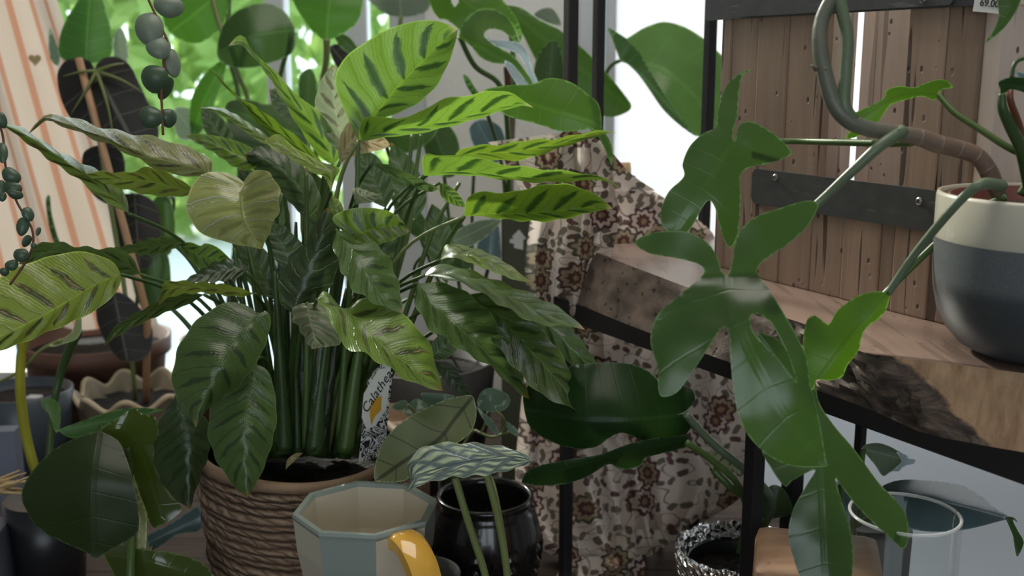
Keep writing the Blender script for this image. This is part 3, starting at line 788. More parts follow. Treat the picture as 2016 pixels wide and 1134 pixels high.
# ------------------------------------------------------------------ pots on the shelf and table
pc = Vector((.4145, .842, SZ)); PR = .0825; PH = .128
gp = thing('ceramic_pot', 'round cream and grey ceramic pot at the right end of the slab', 'pot', pc)
prof = [(.0005, 0), (.038, 0), (.046, .002), (.058, .008), (.068, .019), (.076, .034), (.080, .052), (.082, .075), (PR, .10), (PR, .125), (.0815, .128), (.0790, .128), (.078, .125), (.0775, .09), (.07, .03), (.03, .012), (.0005, .011)]
o = MB().lathe((0, 0, 0), prof[:7] + [(.0812, .066), (.082, .080), (.0824, .0925)], 72).build('glazed_base', MAT['pot_grey'], gp, True, True)
o['label'] = 'speckled grey lower half of the pot'
MB().lathe((0, 0, 0), [(.0824, .0925), (.0826, .0935)] + prof[8:], 72).build('glazed_rim', MAT['pot_cream'], gp, True, True)['label'] = 'cream glazed upper band of the pot'

# mug
mc = P(720, 997, 1.0); MR = 139 / F * 1.0
mug = thing('octagonal_mug', 'cream and teal striped octagonal mug with yellow handle before the basket', 'mug', (mc.x, mc.y, mc.z - .125))
a0 = math.radians(-90 - 30)
def octring(r, z, c=8): return [Vector((r * math.cos(a0 + 2 * pi * i / 8), r * math.sin(a0 + 2 * pi * i / 8), z)) for i in range(8)]
Rm = MR * 1.03; MHt = .125
def panel_mesh():
    m = MB()
    for i in range(8):
        mi = 1 if i % 2 == 0 else 0
        cols = []
        for (r, z) in ((.72 * Rm, .0), (.80 * Rm, .03), (.95 * Rm, .09), (.985 * Rm, MHt - .006)):
            R_ = octring(r, z); cols.append((R_[i], R_[(i + 1) % 8]))
        for (a, b), (c_, d_) in zip(cols, cols[1:]):
            m.add([a, b, d_, c_], [[0, 1, 2, 3]], mi)
    m.add(octring(.72 * Rm, 0), [list(range(8))[::-1]], 0)
    return m
panel_mesh().build('body', [MAT['mug_cream'], MAT['mug_blue']], mug, False, True)
m = MB(); rs_ = [octring(.985 * Rm, MHt - .006), octring(Rm, MHt - .003), octring(.99 * Rm, MHt), octring(.915 * Rm, MHt), octring(.895 * Rm, MHt - .004)]
v = [p for r in rs_ for p in r]; m.add(v, [[j * 8 + i, j * 8 + (i + 1) % 8, (j + 1) * 8 + (i + 1) % 8, (j + 1) * 8 + i] for j in range(4) for i in range(8)])
m.build('rim', MAT['mug_blue'], mug, False, True)['label'] = 'teal rim of the mug'
m = MB(); rs_ = [octring(.895 * Rm, MHt - .004), octring(.86 * Rm, .08), octring(.70 * Rm, .02), octring(.55 * Rm, .006)]
v = [p for r in rs_ for p in r]; m.add(v, [[j * 8 + i, j * 8 + (i + 1) % 8, (j + 1) * 8 + (i + 1) % 8, (j + 1) * 8 + i] for j in range(3) for i in range(8)] + [[24 + i for i in range(8)]])
m.build('lining', MAT['mug_cream'], mug, False, True)
# handle: square strap from the front right panel
ha = a0 + 2 * pi / 8 * 1.5; hd = Vector((math.cos(ha), math.sin(ha), 0)); ht = Vector((-hd.y, hd.x, 0))
hc = cr([(.90 * Rm, .113), (1.0 * Rm, .116), (1.2 * Rm, .112), (1.42 * Rm, .099), (1.56 * Rm, .076), (1.58 * Rm, .05), (1.45 * Rm, .028), (1.2 * Rm, .018), (.72 * Rm, .022)], 6)
v = []; f = []
for i, (r, z) in enumerate(hc):
    b_ = hc[min(i + 1, len(hc) - 1)]; a_ = hc[max(0, i - 1)]; t = Vector((b_[0] - a_[0], b_[1] - a_[1])).normalized(); n = Vector((-t.y, t.x))
    for (su, sw) in ((-1, -.6), (-1, .6), (-.6, 1), (.6, 1), (1, .6), (1, -.6), (.6, -1), (-.6, -1)):
        rr_ = r + n.x * sw * .0075; zz = z + n.y * sw * .0075; v.append(hd * rr_ + ht * su * .0135 + Vector((0, 0, zz)))
L = len(hc)
f = [[i * 8 + k, i * 8 + (k + 1) % 8, (i + 1) * 8 + (k + 1) % 8, (i + 1) * 8 + k] for i in range(L - 1) for k in range(8)] + [list(range(8)), [(L - 1) * 8 + k for k in range(8)][::-1]]
o = obj('handle', v, f, MAT['mug_yellow'], mug, True, None, None, True); autosmooth(o, 50); o['label'] = 'glossy yellow handle'
tag(MB().lathe((0, 0, 0), [(.0005, TZ), (.075, TZ), (.075, mc.z - .125 - .0005), (.0005, mc.z - .125 - .0005)], 40).build('pedestal', MAT['stone_grey']), 'grey round pedestal carrying the octagonal mug', 'pedestal').location = (mc.x, mc.y + .0, 0)
# seagrass basket
bc = P(592, 876, 1.25); BR = 197 / F * 1.25; BH = bc.z - TZ
bk = thing('seagrass_basket', 'woven brown seagrass basket holding the striped leafy plant', 'basket', (bc.x, bc.y, TZ))
def wobb(a, r, z, j): return (r * (1 + .010 * math.sin(3 * a + z * 9)) + .0018 * math.sin(z * 420 + a), z + .004 * math.sin(2 * a + .6))
prof = [(.0005, .004), (.86 * BR, .004)] + [((.87 + .13 * min(1, t * 1.3)) * BR + .0015 * math.sin(t * 40), .004 + (BH - .012) * t) for t in [i / 60 for i in range(61)]]
MB().lathe((0, 0, 0), prof, 96, 0, wobb).build('basket_body', MAT['seagrass'], bk, True, True)
ring = [Vector(((BR * .985 + .0) * math.cos(a) * (1 + .010 * math.sin(3 * a + BH * 9)), BR * .985 * math.sin(a) * (1 + .010 * math.sin(3 * a + BH * 9)), BH - .004 + .006 * math.sin(2 * a + .6))) for a in [2 * pi * i / 90 for i in range(91)]]
MB().tube(ring, .0062, 9).build('basket_rim', MAT['rim_grass'], bk, True, True)
MB().lathe((0, 0, 0), [(BR * .96, BH - .004), (BR * .95, BH - .06), (BR * .9, BH - .065)], 60).build('lining', MAT['black_plastic'], bk, True, True)
# dark glazed pot with embossed arcs
dc = P(955, 973, 1.30); DR = 95 / F * 1.30; DH = dc.z - TZ
dp = thing('black_pot', 'glossy black pot with embossed arches beside the octagonal mug', 'pot', (dc.x, dc.y, TZ))
def arcw(a, r, z, j):
    if .02 < z < DH * .72 and r > DR * .6:
        s = (a * 9 / (2 * pi)) % 1 - .5; q = math.hypot(s * 1.7, (z / DH - .12) * 1.3); r += .0032 * math.sin(q * 48) * min(1, (DH * .72 - z) * 60)
    return (r, z)
prof = [(.0005, 0), (.62 * DR, 0)] + [((.66 + .52 * math.sin(min(1, t * 1.25) * pi / 2 * 1.0) - .30 * max(0, t - .72) ** 1.4 * 3) * DR, DH * .9 * t) for t in [i / 48 for i in range(1, 49)]]
rl = prof[-1][0]
prof += [(DR * .955, DH * .93), (DR * 1.0, DH * .97), (DR * 1.0, DH), (DR * .92, DH), (DR * .90, DH * .95), (DR * .98, DH * .8), (DR * .95, DH * .62), (.0005, DH * .6)]
MB().lathe((0, 0, 0), prof, 144, 0, arcw).build('pot_body', MAT['black_glaze'], dp, True, True)
MB().lathe((0, 0, 0), [(.0005, DH * .72), (DR * .97, DH * .71)], 30).build('soil', MAT['soil'], dp, True, True)
# foil wrapped pot
fc = P(1455, 1080, 1.18); FR = 124 / F * 1.18; FH = fc.z - TZ
fp = thing('foil_pot', 'silver foil wrapped pot of dark soil left of the wooden block', 'pot', (fc.x, fc.y, TZ))
def crump(a, r, z, j): 
    n = mnoise.noise(Vector((math.cos(a) * 4, math.sin(a) * 4, z * 60))) + .6 * mnoise.noise(Vector((math.cos(a) * 13, math.sin(a) * 13, z * 140)))
    return (r * (1 + .028 * n), z + .0045 * n * (z > .03))
MB().lathe((0, 0, 0), [(.0005, 0), (FR * .72, .001), (FR * .78, .04), (FR * .86, FH * .5), (FR * .93, FH * .75), (FR * 1.0, FH * .93), (FR * 1.02, FH), (FR * .97, FH * 1.02), (FR * .9, FH * .96), (FR * .84, FH * .88)], 90, 0, crump).build('foil_wrap', MAT['foil'], fp, True, True)
MB().lathe((0, 0, 0), [(FR * .80, FH * .5), (FR * .83, FH * .90), (FR * .80, FH * .915), (FR * .78, FH * .90), (FR * .76, FH * .7)], 60).build('inner_pot', MAT['black_plastic'], fp, True, True)
MB().lathe((0, 0, 0), [(FR * .77, FH * .80), (FR * .4, FH * .84), (.0005, FH * .82)], 40, 0, lambda a, r, z, j: (r, z + .006 * mnoise.noise(Vector((r * 90 * math.cos(a), r * 90 * math.sin(a), 2))))).build('soil', MAT['soil'], fp, True, True)
# wooden block
bt = OZ(1610, 1085, .82); 
wbk = MB().box((bt.x, bt.y, (TZ + .82) / 2), (.112, .105, .82 - TZ), Matrix.Rotation(math.radians(-14), 3, 'Z'), .012).build('wooden_block', MAT['block_wood'], None, True)
autosmooth(wbk, 60); tag(wbk, 'pale wooden block with rounded corners beside the foil pot', 'block')
# glass cylinder
gc = P(1781, 1011, .86); GR = 107 / F * .86; GH = gc.z - TZ
gl = MB().lathe((0, 0, 0), [(.0005, 0), (GR * .95, 0), (GR, .004), (GR, GH - .002), (GR * .985, GH), (GR * .955, GH), (GR * .94, GH - .002), (GR * .94, .008), (.0005, .008)], 80).build('glass_vase', MAT['clear_glass'])
gl.location = (gc.x, gc.y, TZ); tag(gl, 'clear glass cylinder vase right of the wooden block', 'vase')
MB().tube([Vector((GR * .972 * math.cos(a), GR * .972 * math.sin(a), GH)) for a in [2 * pi * i / 80 for i in range(81)]], GR * .03, 10).build('rim', MAT['glass_rim'], gl, True, True)

# ------------------------------------------------------------------ floral cloth
fcl = thing('floral_cloth', 'cream cloth with maroon flowers draped over the far shelf end', 'cloth', (.12, 1.4, TZ + .002))
def sh2(*a, **k): return sheet(fcl, 'cloth_fold', *a, **k)
m_ = MAT['floral_cloth']
sh2([(1060, 285), (1048, 400), (1034, 520), (1040, 660), (1025, 800), (1015, 960), (1045, 1060), (1105, 1102)], [(1200, 275), (1205, 330), (1215, 450), (1190, 560), (1190, 700), (1225, 860), (1245, 1000), (1255, 1096)], [1.295, 1.30, 1.35, 1.455, 1.475, 1.475], m_, 150, 90, .026, 2.3, 1.2)
sh2([(960, 280), (985, 300), (1000, 330), (1030, 380)], [(1130, 258), (1185, 280), (1240, 340), (1290, 375)], [1.31, 1.305, 1.30], m_, 60, 30, .008, 1.6, .4)
sh2([(1170, 300), (1172, 360), (1190, 450), (1195, 520)], [(1205, 330), (1300, 385), (1400, 455), (1402, 500)], [1.43, 1.45, 1.47], m_, 70, 40, .008, 1.5, 2.2)
sh2([(1080, 590), (1090, 760), (1180, 900), (1240, 1040), (1262, 1105)], [(1482, 700), (1480, 780), (1480, 870), (1478, 960), (1350, 1050)], [1.46, 1.50, 1.52, 1.51], m_, 150, 80, .034, 2.4, .3)
sh2([(1105, 1098), (1100, 1120), (1090, 1150)], [(1262, 1092), (1270, 1115), (1262, 1150)], [1.472, 1.455, 1.425], m_, 60, 20, .004, 2, 1)
sh2([(1215, 1040), (1205, 1080), (1190, 1130)], [(1330, 1045), (1345, 1060), (1300, 1075)], [1.50, 1.475, 1.44], m_, 50, 20, .004, 2, 1)
dw = OPL(1213, 334, Vector((0, 1.385, 0)), NY)
MB().tube([dw + Vector((-.10, .02, -.004)), dw + Vector((.016, -.012, 0))], .0105, 16).build('dowel', MAT['dowel'], sh)['label'] = 'pale wooden dowel end'
MB().box(dw + Vector((.020, -.004, -.018)), (.008, .012, .022), None, .002).build('bracket', MAT['black_metal'], sh, False)
# ------------------------------------------------------------------ the striped leafy plant in the basket
ca = thing('prayer_plant', 'big leafy plant with dark feathered stripes on lime leaves in the basket', 'plant', (bc.x, bc.y, TZ + BH - .05))
MB().lathe((bc.x, bc.y, 0), [(.0005, TZ + BH - .035), (BR * .94, TZ + BH - .038)], 40).build('soil', MAT['soil'], ca)
SOILZ = TZ + BH - .04
def cstalk(bx, by, bd, r0=.0045, r1=.0018, lf=None, bow=.75, m_=None):
    x0 = 590 + .20 * (bx - 590) + R.uniform(-22, 22); d0 = 1.26 + R.uniform(-.05, .05)
    y0 = 888 + R.uniform(-6, 10)
    if by > 640: bow = .95
    x1 = x0 + (bx - x0) * .18; y1 = y0 + (min(by, 700) - y0) * .45; x2 = x0 + (bx - x0) * .55; y2 = y0 + (min(by, 680) - y0) * .85
    stalk(lf if lf else ca, [(x0, y0, d0), (x1, y1, d0 + (bd - d0) * .15), (x2, y2, d0 + (bd - d0) * .5), (bx, by, bd)], [r0, r0 * .7, r1 * 1.2, r1], MAT[m_ or R.choice(['stem_green', 'stem_green', 'stem_dark'])], 'leaf_stalk', 6, 6)
def cl(base, tip, A, B, d, ta=0, tb=0, mid=None, mat='calathea_green', rip=.0022, st=True, label=None, nv=6, cup=0):
    o = leaf(ca, base, tip, A, B, d, ta, tb, mid, MAT[mat], rip, nv, 36, 6, label, cup=cup)
    if st: cstalk(base[0], base[1], d[0], lf=o, m_='stem_light' if mat in ('calathea_lime',) and R.random() < .4 else None)
    return o
# upright leaves at the top
cl((706, 276), (902, 57), [(688, 240), (670, 200), (660, 165), (663, 140), (683, 110), (720, 83), (762, 58), (812, 43), (852, 40), (882, 48)], [(724, 252), (752, 234), (800, 216), (836, 194), (866, 160), (891, 103)], [1.20, 1.19, 1.17], .0, -.015, [(740, 225), (778, 178), (825, 128), (868, 84)], 'calathea_lime', .0012)
cl((707, 277), (1050, 212), [(709, 250), (722, 230), (770, 232), (812, 226), (852, 203), (888, 190), (932, 186), (962, 178), (1002, 182), (1032, 199)], [(722, 277), (762, 270), (820, 263), (880, 249), (942, 233), (992, 217), (1030, 208)], [1.18, 1.17, 1.18], -.03, .005, [(740, 264), (800, 252), (880, 238), (960, 218), (1015, 206)], 'calathea_lime', .0016)
cl((655, 322), (450, 90), [(468, 70), (482, 74), (494, 95), (515, 118), (545, 143), (582, 185), (622, 215), (652, 250), (669, 290), (668, 312)][::-1], [(476, 88), (492, 104), (517, 132), (552, 190), (587, 250), (622, 300), (642, 318)][::-1], [1.25, 1.24, 1.22], .0, -.02, None, 'calathea_lime', .0014, label='tall lime leaf with a curled pale tip')
cl((640, 325), (414, 133), [(432, 152), (470, 192), (512, 216), (552, 246), (592, 275), (622, 305)][::-1], [(438, 165), (478, 202), (500, 232), (530, 263), (575, 297), (615, 322)][::-1], [1.22, 1.22, 1.22], -.01, -.02, None, 'calathea_lime', .0012)
cl((530, 285), (394, 212), [(432, 211), (462, 224), (492, 245), (526, 268)][::-1], [(420, 219), (460, 242), (490, 264), (515, 280)][::-1], [1.24, 1.24], .02, 0, None, 'calathea_bright', .001)
cl((652, 378), (521, 276), [(660, 350), (668, 331), (632, 318), (602, 302), (576, 287), (548, 264)], [(640, 350), (615, 337), (588, 322), (560, 306), (535, 293)], [1.14, 1.15, 1.16], .0, -.02, None, 'calathea_bright', .001, nv=4, label='curled pale yellow-green leaf')
cl((603, 432), (482, 303), [(627, 410), (630, 380), (612, 345), (582, 312), (548, 296), (510, 289)], [(575, 405), (548, 375), (515, 345), (491, 322)], [1.20, 1.20], .01, .01, None, 'calathea_deep')
cl((512, 318), (363, 268), [(390, 263), (432, 269), (472, 280), (505, 298)][::-1], [(395, 287), (430, 307), (462, 328), (495, 334)][::-1], [1.21, 1.2], .0, -.02, None, 'calathea_lime', .0012)
# left side
cl((414, 345), (56, 264), [(417, 318), (400, 304), (370, 290), (330, 275), (290, 265), (250, 258), (210, 250), (160, 236), (122, 226), (92, 228), (72, 242)], [(398, 347), (350, 345), (300, 330), (240, 299), (190, 278), (140, 255), (110, 243), (92, 236), (74, 248)], [1.16, 1.13, 1.10, 1.08], .03, .01, [(400, 335), (350, 322), (300, 310), (250, 291), (200, 267), (130, 244), (92, 232), (73, 245)], 'calathea_olive', .003)
cl((253, 420), (3, 243), [(250, 390), (235, 362), (200, 338), (160, 318), (120, 301), (82, 279), (42, 252)], [(225, 407), (190, 386), (150, 352), (110, 324), (70, 292), (30, 263)], [1.14, 1.10, 1.07], .03, .01, [(220, 385), (170, 345), (120, 312), (60, 272)], 'calathea_bright', .0022)
cl((388, 382), (148, 345), [(372, 366), (332, 343), (292, 330), (250, 339), (200, 336)], [(350, 388), (300, 386), (240, 371), (190, 356)], [1.17, 1.13, 1.11], -.015, .01, None, 'calathea_bright', .002)
cl((482, 360), (517, 491), [(470, 352), (455, 344), (430, 338), (400, 345), (378, 364), (369, 393), (368, 420), (385, 450), (420, 471), (462, 481), (497, 488)], [(488, 345), (503, 335), (518, 335), (537, 344), (549, 372), (547, 410), (532, 447), (523, 472)], [1.10, 1.07, 1.07], .01, -.05, [(477, 380), (480, 430), (500, 470)], 'calathea_gloss', .0026, nv=5, label='shiny olive leaf with a silver glint coloured into its veins and yellow tip')
cl((238, 540), (-70, 690), [(225, 518), (200, 504), (152, 494), (102, 503), (50, 519), (0, 545), (-45, 600)], [(236, 562), (214, 592), (182, 615), (140, 636), (90, 656), (40, 676), (0, 688), (-40, 694)], [1.10, 1.06, 1.03], .01, .01, [(190, 560), (140, 590), (90, 620), (40, 645), (0, 663)], 'calathea_yellow', .0026, label='large yellow-green leaf with brown slashes')
cl((276, 540), (36, 520), [(264, 514), (238, 493), (192, 491), (150, 486), (112, 476), (82, 477), (55, 497)], [(240, 542), (200, 530), (150, 520), (100, 516), (60, 520)], [1.15, 1.13, 1.12], -.02, .01, None, 'calathea_green', .0025)
cl((362, 478), (220, 488), [(340, 468), (310, 469), (260, 480)], [(340, 491), (304, 505), (255, 498)], [1.22, 1.2], -.01, .01, None, 'calathea_green')
cl((352, 480), (454, 510), [(375, 477), (395, 484), (405, 479), (425, 485), (440, 497)], [(365, 500), (385, 522), (402, 534), (432, 526)], [1.21, 1.2], 0, 0, None, 'calathea_lime', .001, nv=4)
cl((485, 535), (360, 555), [(475, 513), (450, 511), (420, 518), (385, 536)], [(465, 549), (430, 556), (390, 556)], [1.19, 1.17], .02, -.01, None, 'calathea_deep')
cl((502, 578), (312, 602), [(460, 562), (420, 558), (370, 556), (330, 555), (318, 572)], [(470, 583), (420, 579), (370, 580), (332, 587)], [1.17, 1.13, 1.12], -.02, .02, None, 'calathea_bright', .002)
cl((402, 580), (204, 682), [(375, 575), (340, 580), (300, 598), (255, 625), (220, 650)], [(368, 600), (330, 613), (300, 627), (260, 647), (225, 667)], [1.17, 1.13, 1.11], -.01, .01, None, 'calathea_green', .0012)
cl((508, 618), (386, 842), [(482, 599), (450, 595), (415, 610), (385, 635), (360, 670), (345, 710), (340, 750), (350, 790), (370, 820)], [(526, 612), (533, 640), (521, 680), (500, 720), (470, 757), (440, 782), (408, 808)], [1.10, 1.07, 1.07], .015, .02, [(478, 650), (445, 697), (420, 750), (396, 802)], 'calathea_green', .0026)
cl((497, 712), (487, 980), [(470, 735), (440, 765), (418, 800), (411, 845), (418, 885), (437, 925), (463, 960)], [(528, 732), (541, 778), (543, 830), (530, 890), (510, 943)], [1.12, 1.10, 1.10], .015, .015, [(487, 780), (481, 850), (482, 920)], 'calathea_green', .0024)
cl((345, 783), (374, 1002), [(322, 812), (306, 858), (303, 900), (312, 940), (335, 975), (358, 993)], [(388, 808), (412, 840), (414, 880), (402, 920), (388, 962), (380, 987)], [1.14, 1.13, 1.13], .015, .02, [(365, 850), (372, 900), (372, 950)], 'calathea_deep', .0022)
# middle
cl((624, 590), (872, 770), [(630, 605), (650, 626), (665, 660), (690, 685), (725, 696), (757, 716), (790, 741), (832, 762)], [(634, 574), (645, 574), (662, 598), (680, 606), (702, 588), (740, 590), (780, 610), (817, 637), (847, 682), (860, 730)], [1.06, 1.03, 1.03], -.04, .03, [(652, 603), (685, 613), (720, 642), (760, 682), (810, 722), (850, 756)], 'calathea_bright', .003, nv=5)
cl((663, 453), (792, 615), [(656, 482), (664, 512), (676, 545), (695, 574), (725, 592), (760, 606)], [(682, 455), (702, 474), (732, 478), (757, 500), (777, 540), (790, 582)], [1.10, 1.07, 1.06], -.03, .03, [(674, 470), (700, 500), (722, 540), (750, 580)], 'calathea_green', .003, nv=5)
cl((690, 468), (806, 455), [(665, 446), (656, 426), (690, 411), (730, 409), (766, 416), (792, 434)], [(715, 479), (745, 480), (775, 471), (797, 462)], [1.12, 1.11], 0, -.01, [(740, 448), (780, 444)], 'calathea_lime', .0014, nv=4)
cl((576, 618), (646, 408), [(553, 597), (549, 562), (560, 530), (585, 505), (600, 480), (618, 442), (634, 418)], [(602, 600), (632, 580), (652, 560), (663, 530), (667, 490), (664, 450), (657, 422)], [1.14, 1.14], .01, .015, [(595, 570), (612, 520), (632, 465)], 'calathea_deep')
cl((564, 532), (535, 440), [(540, 510), (524, 482), (521, 458)], [(590, 507), (596, 482), (576, 460), (556, 443)], [1.18, 1.18], 0, 0, None, 'calathea_deep')
cl((605, 597), (614, 688), [(583, 603), (576, 625), (590, 652), (602, 674)], [(636, 598), (656, 625), (669, 655), (668, 678), (640, 682)], [1.10, 1.08], .03, .0, [(610, 630), (616, 660)], 'calathea_silver', .002, nv=5, label='small silvery curled leaf')
# right side
cl((914, 426), (1207, 411), [(917, 396), (930, 381), (960, 376), (1000, 378), (1050, 368), (1102, 362), (1152, 374), (1187, 394)], [(940, 424), (980, 429), (1030, 434), (1080, 436), (1130, 428), (1172, 417)], [1.16, 1.15, 1.15], -.025, .01, [(950, 421), (1030, 420), (1100, 415), (1160, 409)], 'calathea_lime', .002)
cl((834, 346), (1228, 378), [(831, 320), (838, 301), (862, 307), (892, 308), (922, 303), (952, 315), (1002, 325), (1052, 330), (1112, 335), (1167, 343), (1202, 356)], [(860, 346), (920, 346), (980, 353), (1050, 358), (1120, 356), (1182, 353), (1212, 366)], [1.17, 1.16, 1.18], -.025, .01, [(900, 338), (980, 345), (1060, 350), (1130, 350), (1190, 352)], 'calathea_lime', .0018)
cl((893, 312), (1215, 262), [(905, 296), (940, 287), (990, 285), (1040, 275), (1092, 272), (1142, 262), (1182, 256)], [(920, 316), (970, 316), (1022, 316), (1062, 305), (1112, 287), (1162, 272), (1192, 263)], [1.22, 1.21, 1.22], -.02, .01, None, 'calathea_lime', .0016)
cl((733, 321), (868, 372), [(760, 324), (790, 337), (817, 347), (842, 359)], [(752, 337), (785, 354), (815, 369), (847, 377)], [1.18, 1.17], -.01, .01, None, 'calathea_green', .001)
cl((866, 360), (918, 408), [(885, 366), (905, 385)], [(868, 385), (893, 404)], [1.21, 1.2], 0, 0, None, 'calathea_lime', .001)
cl((866, 512), (1045, 555), [(880, 481), (912, 485), (952, 495), (992, 514), (1022, 535)], [(890, 507), (930, 520), (980, 539), (1020, 552)], [1.17, 1.14, 1.13], .06, -.01, [(900, 502), (950, 510), (1000, 532)], 'calathea_bright', .0012)
cl((836, 542), (1152, 650), [(855, 524), (892, 524), (932, 535), (982, 552), (1032, 570), (1082, 594), (1122, 620)], [(870, 549), (920, 563), (970, 589), (1020, 616), (1060, 636), (1100, 640), (1132, 644)], [1.13, 1.10, 1.10], .03, -.05, [(900, 543), (960, 563), (1030, 594), (1090, 624)], 'calathea_green', .0026)
cl((822, 558), (1042, 786), [(817, 590), (830, 622), (850, 652), (880, 671), (910, 696), (950, 716), (985, 741), (1017, 770)], [(850, 555), (882, 558), (917, 575), (952, 605), (987, 650), (1017, 700), (1033, 750)], [1.10, 1.07, 1.07], -.055, .03, [(848, 590), (880, 622), (917, 658), (962, 702), (1012, 752)], 'calathea_green', .003, label='drooping leaf with pale silvery half')
cl((922, 580), (1156, 819), [(940, 620), (965, 660), (1000, 705), (1030, 740), (1062, 775), (1100, 795), (1132, 808)], [(962, 575), (1002, 595), (1042, 625), (1082, 665), (1114, 712), (1143, 772)], [1.13, 1.10, 1.10], -.04, .02, [(980, 620), (1040, 682), (1092, 742), (1136, 797)], 'calathea_green', .0026)
cl((1005, 606), (1192, 754), [(1040, 640), (1080, 680), (1120, 716), (1162, 737)], [(1050, 608), (1102, 625), (1142, 665), (1173, 712)], [1.17, 1.15, 1.15], .01, .01, None, 'calathea_deep', .0016)
cl((858, 712), (932, 795), [(863, 732), (885, 762), (912, 783)], [(888, 715), (908, 742), (925, 773)], [1.16, 1.15], 0, 0, None, 'calathea_deep', .001)
cl((848, 705), (905, 664), [(849, 680), (862, 662), (882, 656)], [(868, 708), (888, 700), (902, 684)], [1.18, 1.18], 0, 0, None, 'calathea_green', .001)
# pale and dry leaves behind
cl((676, 305), (655, 128), [(642, 272), (622, 222), (622, 188), (636, 150)], [(705, 280), (702, 230), (690, 170), (672, 140)], [1.24, 1.24], .01, .01, None, 'calathea_silver', .0015)
cl((668, 322), (768, 284), [(668, 275), (688, 240), (722, 262), (752, 268)], [(700, 306), (730, 299), (757, 293)], [1.23, 1.23], 0, 0, None, 'calathea_tan', .0015)
cl((702, 402), (754, 380), [(695, 372), (718, 374), (742, 381)], [(715, 400), (735, 397)], [1.16, 1.15], .01, 0, None, 'calathea_silver', .001)
cl((662, 430), (654, 384), [(652, 415), (648, 398)], [(676, 420), (672, 400)], [1.15, 1.15], 0, 0, None, 'calathea_bright', .0006)
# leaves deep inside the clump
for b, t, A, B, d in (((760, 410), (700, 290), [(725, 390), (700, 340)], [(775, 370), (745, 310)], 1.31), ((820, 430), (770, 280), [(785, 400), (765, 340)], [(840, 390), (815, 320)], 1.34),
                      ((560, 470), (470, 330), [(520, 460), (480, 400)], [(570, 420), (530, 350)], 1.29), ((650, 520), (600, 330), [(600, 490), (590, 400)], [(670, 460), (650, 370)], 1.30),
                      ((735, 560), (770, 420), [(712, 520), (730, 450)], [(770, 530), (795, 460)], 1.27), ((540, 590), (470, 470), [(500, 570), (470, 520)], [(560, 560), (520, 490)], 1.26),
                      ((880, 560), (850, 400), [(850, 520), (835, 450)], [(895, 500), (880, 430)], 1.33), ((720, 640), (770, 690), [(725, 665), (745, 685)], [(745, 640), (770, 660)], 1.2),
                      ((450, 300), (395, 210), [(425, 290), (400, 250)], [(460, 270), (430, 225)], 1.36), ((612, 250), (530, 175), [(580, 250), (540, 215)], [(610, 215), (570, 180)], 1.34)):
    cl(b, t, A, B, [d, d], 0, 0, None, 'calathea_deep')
# sheathing stems rising from the soil
for k in range(34):
    u = -1 + 2 * (k + .5) / 34; u += R.uniform(-.05, .05); dd = 1.235 + R.uniform(-.06, .06) + .03 * abs(u)
    x0 = 592 + u * 95 + R.uniform(-10, 10); x2 = 592 + u * R.uniform(150, 235); y2 = R.uniform(430, 640) + 60 * abs(u)
    stalk(ca, [(x0, 893 + R.uniform(-8, 8), dd), (x0 + (x2 - x0) * .38, 893 + (y2 - 893) * .45, dd - .01), (x2, y2, dd - .02)], [.0100, .0080, .0040, .0018], MAT[R.choice(['stem_dark', 'stem_green', 'stem_green', 'calathea_deep'])], 'stem', 7, 8)
for pts in ([(602, 880, 1.2), (604, 700, 1.18), (604, 470, 1.17), (603, 340, 1.17)], [(668, 860, 1.22), (684, 620, 1.2), (700, 430, 1.18), (706, 276, 1.18)], [(700, 870, 1.24), (790, 640, 1.25), (850, 460, 1.26), (905, 360, 1.27)], [(715, 870, 1.24), (800, 660, 1.22), (868, 500, 1.21), (914, 426, 1.17)], [(690, 880, 1.25), (760, 600, 1.25), (800, 430, 1.25), (835, 346, 1.18)],
            [(730, 700, 1.24), (800, 470, 1.27), (820, 330, 1.3), (830, 265, 1.3)], [(715, 720, 1.24), (780, 520, 1.27), (800, 380, 1.3), (812, 265, 1.3)], [(520, 880, 1.26), (430, 720, 1.27), (370, 640, 1.27), (330, 600, 1.27)], [(540, 860, 1.26), (450, 640, 1.27), (380, 520, 1.26), (330, 470, 1.25)]):
    stalk(ca, pts, [.005, .0035, .0028, .0022], MAT['stem_green'], 'stem', 7, 8)
# dry curled sheath at the soil
leaf(ca, (562, 925), (596, 892), [(566, 905), (582, 893)], [(572, 915), (588, 900)], [1.14, 1.15], 0, 0, None, MAT['calathea_tan'], .001, name='dry_leaf')
# plant tag
tg = thing('plant_tag', 'black and white plant tag with orange patch standing in the basket soil', 'tag', P(725, 890, 1.15))
tq = [P(706, 910, 1.15), P(757, 895, 1.165), P(775, 712, 1.165), P(752, 716, 1.155), P(724, 752, 1.15)]
tn = (tq[1] - tq[0]).cross(tq[2] - tq[0]).normalized(); tq = [OPL(x, y, tq[0], tn) for x, y in ((706, 910), (757, 895), (775, 712), (752, 716), (724, 752))]
if tn.dot(C0 - tq[0]) < 0: tn = -tn
obj('card', tq + [p - tn * .0012 for p in tq], [[0, 1, 2, 3, 4], [9, 8, 7, 6, 5]] + [[i, 5 + i, 5 + (i + 1) % 5, (i + 1) % 5] for i in range(5)], MAT['zebra_print'], tg, False)
def tplane(px, py, off): return OPL(px, py, tq[0] + tn * off, tn)
wq = [(712, 822), (716, 775), (745, 728), (770, 722), (762, 800), (740, 838), (722, 846)]
obj('print_panel', [tplane(x, y, .0006) for x, y in wq], [list(range(len(wq)))], MAT['paper_white'], tg, False)
oq = [(728, 815), (731, 790), (752, 778), (750, 808), (738, 820), (731, 838)]
obj('orange_patch', [tplane(x, y, .0009) for x, y in oq], [list(range(len(oq)))], MAT['orange_ink'], tg, False)['label'] = 'small orange patch on the tag'
